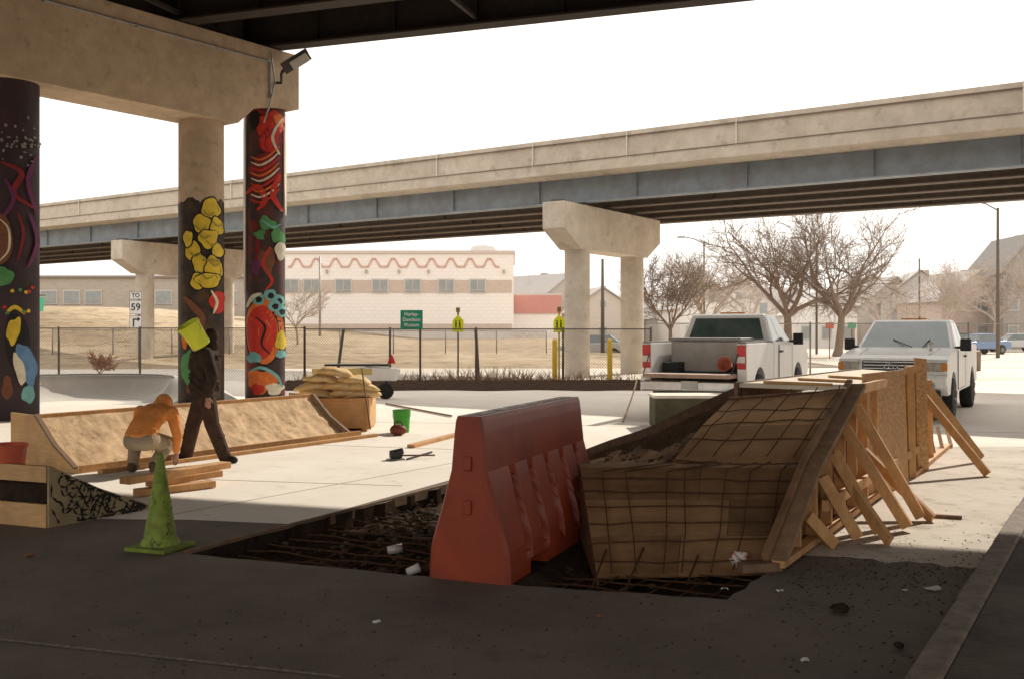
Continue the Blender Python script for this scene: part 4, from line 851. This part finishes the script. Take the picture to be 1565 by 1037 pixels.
# ---------------------------------------------------------------- cone
p=gr(245,838); cn=thing('traffic_cone','lime green traffic cone with scribbles in the foreground shade','cone',p)
lime=Mscribble('lime cone with marks',(.235,.31,.045),(.08,.10,.025),4,3,.12); lime2=M('lime cone base',(.22,.29,.04),(.16,.2,.033),9,.8,.1,c4=(.1,.1,.045),s4=12,t4=.55)
k=MB(); k.prism([(-.19,-.19),(.19,-.19),(.19,.19),(-.19,.19)],lambda u,v,s:p+Vector((u*.94+v*.34,-u*.34+v*.94,.004+.035*s))); k.build('base',lime2,cn,bevel=.012)
k=MB(); k.lathe(p,[(.15,.04),(.14,.07),(.125,.09),(.024,.73),(.018,.745),(.0,.745)],28); k.build('cone_body',lime,cn,smooth=True)
# ---------------------------------------------------------------- left ramp
qp=thing('quarter_pipe','long low ramp under construction with rough tan fill and wooden ends','ramp',(-5.2,11.9,0))
q0=Vector((-5.2,11.9,0));qd=Vector((.545,.84,0)).normalized();ql=Vector((-qd.y,qd.x,0)); QL=4.77
fill=M('rough cement fill',(.74,.53,.33),(.60,.41,.24),6,.95,.9,c3=(.50,.33,.19),s3=2.6,c4=(.36,.23,.13),s4=7,t4=.56,spec=.1)
def qc(f):
    A=R(32); a=f*A; r=.82/math.sin(A); return r*math.sin(a), .6*(.35*(1-math.cos(a))/(1-math.cos(A))+.65*f)
o=MB();vs=[];nu,nv=120,18
for i in range(nu+1):
    for j in range(nv+1):
        d_,z=qc(j/nv); q=q0+qd*QL*i/nu+ql*d_; q.z=z+.02+(.03*noise.noise(Vector((q.x*4,q.y*4,z*6)))+.02*noise.noise(Vector((q.x*14,q.y*14,z*14))) if 0<j<nv else 0); vs.append(q)
o.add(vs,[(i*(nv+1)+j,(i+1)*(nv+1)+j,(i+1)*(nv+1)+j+1,i*(nv+1)+j+1) for i in range(nu) for j in range(nv)]); o.build('rough_surface',fill,qp,smooth=True)
sd=[qc(j/10) for j in range(11)]
for u in(-.03,QL+.01):
    pl_=[(a-.01,z+.055) for a,z in sd]+[(1.35,.67),(1.35,0),(-.08,0),(-.08,.055)]
    MB().prism(pl_,lambda a,z,s:q0+qd*(u+.025*s)+ql*a+Vector((0,0,z))).build('end_panel',ply,qp)
    P=[q0+qd*(u+.012)+ql*(a-.01)+Vector((0,0,z+.065)) for a,z in sd]; k=MB()
    k.bar(P[0],P[5],.06,.025); k.bar(P[5],P[10],.06,.025); k.build('end_trim',lumberdk,qp)
MB().bar(q0+ql*.86+Vector((0,0,.64)),q0+qd*QL+ql*.86+Vector((0,0,.64)),.09,.045).build('top_board',lumber,qp)
MB().bar(q0+ql*1.33+Vector((0,0,.3)),q0+qd*QL+ql*1.33+Vector((0,0,.3)),.03,.6).build('back_panel',plydk,qp)
o=MB(); a,b=q0+ql*.9,q0+qd*QL+ql*.9; a2,b2=q0+ql*1.3,q0+qd*QL+ql*1.3
o.poly([(*v.xy,.615) for v in(a,a2,b2,b)]); o.build('platform',fill,qp)
MB().bar(q0-ql*.06+Vector((0,0,.05)),q0+qd*(QL+.2)-ql*.06+Vector((0,0,.05)),.045,.09).build('toe_board',lumber,qp)
o=MB(); o.bar(q0-ql*.3+qd*.1+Vector((0,0,.03)),q0+qd*(QL+.3)-ql*.3+Vector((0,0,.03)),.09,.045); tag(o.build('form_plank',lumber),'long plank on the slab along the left ramp toe','plank')
o=MB(); a=q0-ql*.16+qd*.4+Vector((0,0,.02)); o.bar(a,a+qd*3.4,.07,.03); tag(o.build('form_strip',lumberdk),'thin dark strip of wood between the left ramp toe and the long plank','plank')
bx=thing('wedge_box','low plywood wedge box with black scribbled side in the left foreground','ramp',(-4,8.6,0))
c0=Vector((-4.0,8.6,0)); wdv=Vector((.53,.85,0)).normalized(); wl=Vector((-.93,.37,0)).normalized()
side=[(0,0),(1.08,0),(1.08,.03),(.5,.27),(.02,.53),(0,.53)]
sp_=MB().prism(side,lambda u,v,s:c0+wdv*u+wl*(.02*s)+Vector((0,0,v))).build('side_panel',M('old olive ply',(.40,.31,.17),(.29,.22,.12),6,.8,.2),bx)
g=random.Random(12); ink=flat('black marker',(.02,.017,.014)); topz=lambda u: .53-.5*u if u<.5 else .27-.42*(u-.5)
k=MB()
for i in range(75):
    u=g.uniform(.04,.98); zt=max(.04,topz(u)-.02); v=g.uniform(.02,zt); pts=[(u,v)]
    an=g.uniform(0,6.28)
    for j in range(g.choice((2,3,4))):
        an+=g.uniform(-1.6,1.6); u2=min(1.0,max(.02,pts[-1][0]+.07*math.cos(an))); v2=min(max(.02,topz(u2)-.02),max(.015,pts[-1][1]+.09*math.sin(an))); pts.append((u2,v2))
    P=smoothpts(pts); vs=[]
    for j,p in enumerate(P):
        a=P[max(j-1,0)];b=P[min(j+1,len(P)-1)]; d=Vector((b[0]-a[0],b[1]-a[1])); d=d.normalized() if d.length>1e-6 else Vector((1,0)); ww=.006+.004*math.sin(j)
        lift=-.003-.00005*i
        for sg in(-1,1): vs.append(c0+wdv*(p[0]-sg*d.y*ww)+wl*lift+Vector((0,0,max(.004,p[1]+sg*d.x*ww))))
    k.add(vs,[(2*j,2*j+1,2*j+3,2*j+2) for j in range(len(P)-1)])
sc_=k.build('scribble',ink,sp_); sc_['kind']='stuff'
MB().bar(c0+wl*.02+Vector((0,0,.46)),c0+wl*2+Vector((0,0,.46)),.03,.14).build('front_board',ply,bx)
MB().bar(c0+wl*.02+Vector((0,0,.1)),c0+wl*2+Vector((0,0,.1)),.03,.2).build('front_board',ply,bx)
MB().bar(c0+wl*.05+wdv*.12+Vector((0,0,.27)),c0+wl*2+wdv*.12+Vector((0,0,.27)),.03,.2).build('gap_shade_board',soil,bx)  # dark board standing in for the shade inside the front gap
o=MB(); A=c0+Vector((0,0,.535));Bq=c0+wdv*1.08+Vector((0,0,.03)); mid=c0+wdv*.5+Vector((0,0,.275))
o.add([A,A+wl*2,mid,mid+wl*2,Bq,Bq+wl*2],[(0,2,3,1),(2,4,5,3)]); o.build('sloped_top',plydk,bx)
def bucket(p,r,h,mat,label,nm='bucket',axis=(0,0,1),handle=True):
    p=Vector(p); ax_=Vector(axis).normalized(); t=thing(nm,label,'bucket',p); MB().lathe(p,[(0,.0),(r*.82,0),(r*.86,.01),(r,h*.88),(r*1.06,h*.89),(r*1.06,h*.93),(r*1.03,h*.94),(r*1.06,h*.97),(r*1.05,h),(r*.96,h),(r*.82,.02),(0,.02)],32,axis).build('bucket_body',mat,t,smooth=False)
    q=Vector((0,0,1)).rotation_difference(ax_)
    if handle: MB().tube([p+q@Vector((r*1.05*math.cos(a),-.3*r*math.sin(a)-r*.2,h*.85-h*.45*math.sin(a))) for a in [math.pi*i/10 for i in range(11)]],.004,5).build('handle',galv,t)
    return t
pb=c0+wl*.62+wdv*.12; bucket((pb.x,pb.y,.47),.15,.22,flat('red orange plastic',(.6,.12,.06)),'red orange bucket standing on the scribbled wedge box')
bo=thing('skate_bowl','pale concrete curved bowl wall between the left columns','skate ramp',(-10.2,24.3,0))
o=MB();vs=[];n=44;cx_,cy_=-10.2,23.4
prf=[(0.9,.0),(1.25,.05),(1.55,.18),(1.75,.36),(1.85,.56),(2.1,.58),(2.6,.5),(3.2,.02)]
m=len(prf)
for i in range(n+1):
    a=R(-25)+R(230)*i/n; fade=min(1,min(i,n-i)/7); fade=fade*fade*(3-2*fade)
    for r_,z in prf: vs.append((cx_+r_*1.15*math.cos(a),cy_+r_*math.sin(a),z*fade+.006))
o.add(vs,[(i*m+j,(i+1)*m+j,(i+1)*m+j+1,i*m+j+1) for i in range(n) for j in range(m-1)]); o.build('bowl_wall',M('smooth grey concrete',(.62,.58,.51),(.54,.5,.44),2,.7,.05),bo,smooth=True)
MB().tube([(cx_+1.87*1.15*math.cos(R(-25)+R(230)*i/n),cy_+1.87*math.sin(R(-25)+R(230)*i/n),.6) for i in range(7,n-6)],.025,8).build('coping',galv,bo)
# ---------------------------------------------------------------- bags, crate, small items
cr=thing('wooden_crate','plywood crate under the stacked cement bags at the ramp end','crate',(-2.9,17.3,0))
MB().box((-2.9,17.3,.3),(.95,.9,.5)).build('box',ply,cr,bevel=.01)
for x in(-3.3,-2.9,-2.5): MB().box((x,17.3,.028),(.09,.92,.05)).build('skid',lumber,cr)
for x in(-3.36,-2.44): MB().box((x,16.83,.3),(.07,.03,.5)).build('cleat',lumber,cr)
MB().box((-2.9,16.825,.53),(.95,.03,.06)).build('cleat',lumber,cr)
bagm=M('paper cement bag',(.76,.50,.20),(.62,.38,.14),5,.85,.4,c3=(.82,.66,.4),s3=3,c4=(.42,.26,.12),s4=6,t4=.58)
g=random.Random(4); bl=['topmost of the pile','upper left','upper right','middle left','middle centre','middle right','bottom left','bottom centre','bottom right']
pos=[(-3.08,1.0),(-3.3,.88),(-2.76,.86),(-3.45,.75),(-2.95,.75),(-2.62,.74),(-3.38,.63),(-2.9,.63),(-2.6,.62)]
for (x,z),nm in zip(pos,bl):
    o=MB(); a=g.uniform(-.35,.35); tl=g.uniform(-.1,.1); o.sph((0,0,0),(.33,.22,.078),18,10,.05,int(x*10))
    o.v=[(x+(v[0]*math.cos(a)-v[1]*math.sin(a)),17.25+(v[0]*math.sin(a)+v[1]*math.cos(a)),z+v[2]+tl*v[0]+.035*noise.noise(Vector((v[0]+x,v[1],v[2]+z))*8)-(.05*(abs(v[0])/.33)**2)) for v in o.v]
    tag(o.build('cement_bag',bagm,smooth=True),'tan paper cement bag, %s in the pile on the crate'%nm,'bag',group='cement bags on the crate')
tag(MB().tube([at(553,562,17.0),at(566,655,16.4)],.014,6).build('broom_stick',M('stick wood',(.3,.16,.08),None,8,.8,.1)),'thin stick leaning against the plywood crate','stick')
bucket(gr(614,660),.145,.38,flat('green plastic',(.09,.42,.06)),'green plastic bucket standing on the sunlit slab')
p=gr(609,664); t=thing('tool_bag','small dark red tool bag beside the green bucket','bag',p); k=MB(); k.sph(p+Vector((0,-.05,.09)),(.14,.1,.09),12,8,.08,2); k.build('bag_body',flat('dark red cloth',(.25,.06,.04)),t,smooth=True); MB().tube([p+Vector((-.08,-.05,.15)),p+Vector((-.03,-.05,.23)),p+Vector((.05,-.05,.22)),p+Vector((.08,-.05,.14))],.01,6).build('handle',trim,t)
p=gr(605,702); t=thing('hand_tool','small black and brown hand tool lying on the sunlit slab','tool',p); k=MB(); k.box(p+Vector((0,0,.07)),(.16,.1,.09),.4);k.tube([p+Vector((-.08,0,.08)),p+Vector((.1,.0,.12))],.045,10); k.build('motor_body',trim,t,bevel=.02); k=MB(); k.tube([p+Vector((.05,0,.06)),p+Vector((.5,.18,.04))],.012,6); k.build('handle',lumberdk,t); MB().box(p+Vector((0,-.02,.012)),(.22,.14,.015),.4).build('base_plate',galv,t)
tag(MB().bar(gr(628,684)+Vector((0,0,.03)),gr(705,664)+Vector((0,0,.03)),.12,.045).build('short_plank',lumber),'short plank lying on the slab right of the hand tool','plank')
tag(MB().bar(gr(590,618)+Vector((0,0,.03)),gr(690,637)+Vector((0,0,.03)),.04,.03).build('long_stick',lumberdk),'long dark stick lying on the slab behind the green bucket','stick')
tag(MB().bar(gr(622,703)+Vector((0,0,.02)),gr(660,692)+Vector((0,0,.02)),.02,.02).build('thin_rod',trim),'thin dark rod lying on the slab near the short plank','rod')
for (a,b,z,w_,lb) in [((208,752),(325,738),.045,.15,'lowest timber of the small stack beside the crouching worker'),((228,738),(335,722),.12,.13,'middle timber of the stack beside the crouching worker'),((190,734),(346,709),.19,.15,'top timber of the stack beside the crouching worker')]:
    p=gr(a[0],a[1],z);q=gr(b[0],b[1],z); tag(MB().bar(p,q,w_,.07).build('timber',lumber,bevel=.006),lb,'timber')
cc=Vector((-3.9,25.2,0)); uc=thing('utility_cart','small white and yellow cart with black wheels parked behind the cement bags','cart',cc)
k=MB(); k.prism([(-.9,.45),(1.0,.45),(1.05,.75),(.2,.8),(-.9,.62)],lambda u,v,s:cc+Vector((u,-.3+.6*s,v))); k.build('body',white,uc,bevel=.03)
MB().box(cc+Vector((-.35,-.32,.68)),(1.5,.04,.16)).build('side_board',flat('cart yellow',(.7,.52,.2)),uc)
MB().box(cc+Vector((.0,0,.84)),(1.6,.5,.05)).build('tray',trim,uc)
for x in(-.6,.75): MB().lathe(cc+Vector((x,-.42,.2)),[(0,0),(.2,0),(.2,.1),(0,.1)],20,(0,1,0)).build('wheel',black,uc); MB().bar(cc+Vector((x,-.2,.2)),cc+Vector((x,-.2,.5)),.06,.06).build('strut',trim,uc)
tag(MB().lathe(cc+Vector((.85,0,.88)),[(0,.0),(.11,0),(.02,.22),(0,.22)],14).build('red_cone',flat('cone red',(.6,.04,.03))),'small red cone sitting on the white utility cart','cone')
def can(p,r,h,axis,mat,label,nm): return tag(MB().lathe(p,[(0,0),(r*.8,0),(r,h),(r*.93,h),(r*.7,.01),(0,.01)],16,axis).build(nm,mat,smooth=True),label,'litter')
pw=flat('paper white',(.72,.67,.6)); clearp=M('clear cup plastic',(.5,.46,.4),None,8,.15,.1,spec=.8)
can(gr(622,874,-.05),.035,.10,(.9,.1,.35),pw,'white paper cup lying on the pit edge near the barrier','paper_cup')
can(gr(592,848,-.1)+Vector((0,0,.04)),.04,.12,(.9,.2,.1),clearp,'clear plastic cup lying in the pit left of the white cup','plastic_cup')
def crumple(p,r,mat,label,nm,seed):
    o=MB(); o.sph(p,r,9,6,.35,seed); return tag(o.build(nm,mat),label,'litter')
crumple(gr(1130,868,-.05)+Vector((0,0,.06)),(.08,.07,.06),M('red and white wrapper',(.7,.62,.55),(.5,.05,.04),11,.5,.3,lo=.45,hi=.55),'crumpled red and white wrapper by the ramp foot','wrapper',5)
crumple(gr(1283,934)+Vector((0,0,.02)),(.05,.05,.03),soil,'dark clod on the asphalt in front of the kerb','dirt_clod',6)
crumple(gr(1374,990)+Vector((0,0,.018)),(.025,.02,.02),soil,'small dark clod beside the kerb','dirt_clod',7)
crumple(gr(45,850)+Vector((0,0,.015)),(.04,.03,.015),M('dead leaf',(.2,.09,.05),None,9,.9,.1),'brown leaf on the asphalt left of the cone','leaf',8)
crumple(gr(916,943)+Vector((0,0,.012)),(.02,.02,.012),M('dead leaf',(.2,.09,.05)),'tiny reddish leaf on the asphalt below the barrier','leaf',9)
for i,(px,py,lb) in enumerate([(1425,901,'torn white paper scrap nearest the kerb'),(1382,904,'small white scrap left of the torn paper'),(1230,1012,'white scrap at the bottom of the view'),(575,953,'tiny white scrap in the dark foreground'),(1108,902,'white scrap on the pit edge below the wrapper'),(315,790,'white scrap on the slab right of the cone'),(1192,905,'tiny pale scrap right of the pit corner')]):
    c_=gr(px,py); o=MB(); r_=(.055 if i==0 else .022); vs=[c_+Vector((0,0,.02))]+[c_+Vector((r_*(1+.4*rnd.random())*math.cos(a),r_*.8*math.sin(a),.008+.02*rnd.random())) for a in [k*math.pi/4 for k in range(8)]]
    o.add(vs,[(0,1+k,1+(k+1)%8) for k in range(8)]); tag(o.build('paper_scrap',pw),lb,'litter')
o=MB()
for i in range(1500):
    px=rnd.uniform(1180,1560);py=rnd.gauss(865,32) if rnd.random()<.7 else rnd.uniform(780,1030)
    if py<775: continue
    if i>1250: px=rnd.uniform(100,1150); py=rnd.uniform(900,1035)
    q=gr(px,py)
    if (q-kb).dot(kn)>-.03 or inside(q,PIT): continue
    r_=rnd.uniform(.002,.009); o.sph(q+Vector((0,0,r_*.4)),(r_*1.3,r_,r_*.6),5,3,.3,i)
tag(o.build('gravel_bits',rub),'small gravel and dirt crumbs scattered on the asphalt','gravel',kind='stuff')
tag(MB().bar(gr(1418,790)+Vector((0,0,.02)),gr(1470,793)+Vector((0,0,.02)),.04,.03).build('wood_scrap',lumberdk),'short wood scrap lying on sunlit asphalt right of the braces','wood')
tag(MB().tube([gr(952,645)+Vector((0,0,.02)),gr(962,628)+Vector((0,0,.15)),gr(970,620)+Vector((0,0,.4)),gr(974,612)+Vector((0,0,.55))],.018,6).build('hose_stub',flat('tan hose',(.5,.35,.2))),'tan hose end bending up left of the skate ledge','hose')
# ---------------------------------------------------------------- people
def chain(mb,pts,rs,dens=.35):
    for i in range(len(pts)-1):
        a,b=Vector(pts[i]),Vector(pts[i+1]); ra,rb=rs[i],rs[i+1]
        ra=Vector((ra,ra,ra)) if not hasattr(ra,'__len__') else Vector(ra); rb=Vector((rb,rb,rb)) if not hasattr(rb,'__len__') else Vector(rb)
        mn=min(min(ra),min(rb)); n=max(2,int((b-a).length/(mn*dens))+1)
        for k in range(n+1):
            f=k/n; mb.sph(a.lerp(b,f),tuple(ra.lerp(rb,f)),10,7)
def rbuild(mb,name,mat,parent,vox=.012,sm=3):
    ob=mb.build(name,mat,parent,local=True); r_=ob.modifiers.new('remesh','REMESH'); r_.mode='VOXEL'; r_.voxel_size=vox; r_.use_smooth_shade=True
    s=ob.modifiers.new('smooth','SMOOTH'); s.iterations=sm; s.factor=.5; return ob
skin=M('skin',(.42,.22,.15),(.36,.18,.12),8,.6,.02)
def hand(mb,wrist,dirv,side,curl=.5,r=.0095):
    w_=Vector(wrist);d=Vector(dirv).normalized(); s=Vector(side).normalized(); nrm=d.cross(s).normalized()
    chain(mb,[w_,w_+d*.045,w_+d*.085],[.024,(.032,.032,.032),.03])
    for i,L in enumerate((.068,.078,.072,.055)):
        b=w_+d*.085+s*(-.03+.02*i); d1=(d+nrm*curl*.5).normalized();d2=(d+nrm*curl*1.6).normalized()
        chain(mb,[b,b+d1*L*.5,b+d1*L*.5+d2*L*.5],[r,r*.95,r*.8],.6)
    b=w_+d*.03-s*.025; chain(mb,[b,b+(d*.6-s*.7).normalized()*.035,b+(d*.6-s*.7).normalized()*.035+(d*.95-s*.2+nrm*curl*.5).normalized()*.03],[.012,.011,.009],.6)
def head(mb,c,fwd):
    c=Vector(c);f=Vector(fwd).normalized(); s=f.cross(Vector((0,0,1))).normalized(); u=s.cross(f)
    mb.sph(c+u*.02,(.082,.085,.1),16,12); mb.sph(c+f*.03-u*.055,(.058,.058,.055),12,8)
    chain(mb,[c+f*.085+u*.01,c+f*.105-u*.025],[.01,.015]); chain(mb,[c+f*.078-u*.055-s*.02,c+f*.078-u*.055+s*.02],[.011,.011])
    for k in(-1,1): mb.sph(c+s*k*.082,(.014,.018,.028)); chain(mb,[c+f*.078+u*.032+s*k*.018,c+f*.07+u*.03+s*k*.05],[.01,.009])
so_=Vector((-3.98,12.9,0)); P1=thing('person','person in baggy dark work clothes striding while holding a lime bucket up','person',so_)
body=MB()
chain(body,[(0,0,.93),(.0,0,1.1),(.01,0,1.3),(.02,0,1.42)],[(.12,.14,.1),(.11,.13,.1),(.13,.17,.1),(.1,.17,.07)])
chain(body,[(.03,0,1.42),(.03,0,1.52)],[.055,.052]); head(body,(.03,0,1.60),(-.85,-.25,-.45))
Ls=(.07,-.18,1.40);Le=(.18,-.27,1.13);Lw=(.13,-.29,.87)
Rs=(-.02,.17,1.41);Re=(-.16,.06,1.24);Rw=(-.10,-.10,1.42)
for a in((Ls,Le,Lw),(Rs,Re,Rw)): chain(body,a,[.05,.04,.028])
hand(body,Lw,(-.05,-.02,-1),(-1,.1,0),.5); hand(body,Rw,(.15,-.2,.95),(.8,.3,-.1),.9)
lk=((-.04,.09,.9),(-.18,.1,.5),(-.28,.12,.1)); rk=((.04,-.09,.9),(.12,-.09,.5),(.28,-.08,.11))
for a in(lk,rk): chain(body,a,[.085,.055,.04])
chain(body,[lk[2],(-.31,.1,.05),(-.40,.08,.035)],[.045,.045,.035]); chain(body,[rk[2],(.30,-.08,.06),(.37,-.1,.035)],[.045,.045,.035])
rbuild(body,'body',skin,P1,.009,2)
jk=MB(); chain(jk,[(0,0,.84),(.0,0,1.0),(.015,0,1.26),(.03,0,1.40),(.035,0,1.48)],[(.20,.21,.06),(.19,.2,.1),(.195,.22,.1),(.15,.215,.07),(.09,.095,.04)])
for a in((Ls,Le,Vector(Lw)+Vector((0,0,.03))),(Rs,Re,Vector(Rw)-Vector((.01,.0,.03)))): chain(jk,a,[.094,.08,.056])
for i in range(38):
    g=random.Random(i); z=g.uniform(.86,1.4); a=g.uniform(0,6.28); chain(jk,[(.19*math.cos(a),.205*math.sin(a),z),(.19*math.cos(a+.5),.205*math.sin(a+.5),z-.07)],[.018,.011],.7)
rbuild(jk,'jacket',M('dark work jacket',(.065,.04,.03),(.035,.023,.018),9,.9,.3,spec=.1),P1,.011,2)
pt=MB()
for a in(lk,rk): chain(pt,[a[0],a[1],Vector(a[2])+Vector((0,0,-.02))],[(.13,.13,.1),.10,.088])
chain(pt,[(0,0,.86),(0,0,.96)],[(.165,.18,.08),(.16,.175,.06)])
for i in range(24):
    g=random.Random(i+50); a=g.choice((lk,rk)); f=g.uniform(.0,1); p=Vector(a[1]).lerp(Vector(a[2]),f); an=g.uniform(0,6.28); chain(pt,[p+Vector((.088*math.cos(an),.088*math.sin(an),0)),p+Vector((.088*math.cos(an+.8),.088*math.sin(an+.8),.03))],[.015,.011],.7)
rbuild(pt,'trousers',M('dark brown trousers',(.09,.055,.04),(.055,.034,.025),9,.9,.3,spec=.1),P1,.011,2)
bmm=M('dark boots',(.03,.022,.018),None,8,.7,.1)
bt=MB(); chain(bt,[(-.28,.12,.13),(-.29,.11,.06),(-.41,.085,.045)],[.06,.058,.044]); rbuild(bt,'boot',bmm,P1,.01,2)
bt=MB(); chain(bt,[(.28,-.08,.13),(.30,-.085,.06),(.42,-.12,.045)],[.06,.058,.044]); rbuild(bt,'boot',bmm,P1,.01,2)
hd=MB(); hd.sph((.07,.01,1.615),(.11,.105,.115),14,10); chain(hd,[(.09,0,1.53),(.06,0,1.45)],[.095,.095]); rbuild(hd,'hood',MATS['dark work jacket'],P1,.011,2)
limeb=flat('lime plastic bucket',(.74,.78,.06))
bucket(so_+Vector((.01,-.16,1.51)),.14,.33,limeb,'bright lime bucket held up in front of the standing worker',axis=(-.42,-.35,.8))
co_=Vector((-4.36,11.95,0)); P2=thing('person','crouching person in orange hooded top and tan trousers working beside the timbers','person',co_)
body=MB(); chain(body,[(-.06,-.10,.42),(-.04,-.0,.56),(.0,.14,.68),(.02,.25,.74)],[(.15,.12,.11),(.14,.1,.1),(.17,.11,.1),(.16,.09,.07)]); chain(body,[(.02,.26,.76),(.04,.34,.78)],[.055,.05]); head(body,(.06,.39,.79),(.4,.6,-.85))
Ls=(-.19,.24,.71);Le=(-.27,.34,.47);Lw=(-.08,.44,.28); Rs=(.21,.2,.70);Re=(.29,.16,.44);Rw=(.27,.18,.22)
for a in((Ls,Le,Lw),(Rs,Re,Rw)): chain(body,a,[.05,.04,.028])
hand(body,Lw,(.3,.1,-.9),(1,0,0),.5);hand(body,Rw,(-.05,.05,-1),(1,.2,0),.6)
kl=((-.15,-.1,.40),(-.25,.27,.42),(-.2,.03,.1)); kr=((.05,-.1,.40),(.14,.27,.32),(.08,-.05,.09))
for a in(kl,kr): chain(body,a,[.085,.06,.04])
rbuild(body,'body',skin,P2,.009,2)
tp=MB(); chain(tp,[(-.06,-.11,.47),(-.04,-.01,.57),(.0,.13,.68),(.02,.24,.75)],[(.195,.14,.06),(.19,.145,.1),(.205,.14,.11),(.19,.11,.075)])
for a in((Ls,Le,Vector(Lw)+Vector((0,-.02,.03))),(Rs,Re,Vector(Rw)+Vector((0,0,.03)))): chain(tp,a,[.082,.064,.045])
for i in range(26):
    g=random.Random(i+9); x=g.uniform(-.17,.15); z=g.uniform(.5,.72); chain(tp,[(x,-.2+(z-.46)*.95,z),(x+g.uniform(-.08,.08),-.2+(z-.46)*.95,z-.05)],[.016,.011],.7)
om2=M('orange cotton',(.76,.30,.09),(.60,.20,.05),9,.9,.3,spec=.1)
rbuild(tp,'hooded_top',om2,P2,.011,2)
hd=MB(); hd.sph((.05,.37,.82),(.102,.106,.106),14,10); chain(hd,[(.02,.26,.77),(.03,.31,.79)],[.085,.085]); rbuild(hd,'hood',om2,P2,.011,2)
tr_=MB(); chain(tr_,[(-.13,-.13,.39),(.03,-.13,.39)],[(.125,.13,.115),(.125,.13,.115)])
for a in(kl,kr): chain(tr_,[a[0],a[1],Vector(a[2])+Vector((0,0,.02))],[.118,.092,.07])
rbuild(tr_,'trousers',M('tan canvas trousers',(.38,.30,.20),(.28,.215,.14),8,.9,.3,spec=.1),P2,.011,2)
bm2=M('brown boots',(.10,.06,.035),None,8,.8,.1)
bt=MB(); chain(bt,[(-.2,.01,.1),(-.21,.01,.06),(-.22,.17,.045)],[.056,.055,.045]); rbuild(bt,'boot',bm2,P2,.01,2)
bt=MB(); chain(bt,[(.08,-.08,.1),(.09,-.08,.06),(.11,.09,.045)],[.056,.055,.045]); rbuild(bt,'boot',bm2,P2,.01,2)
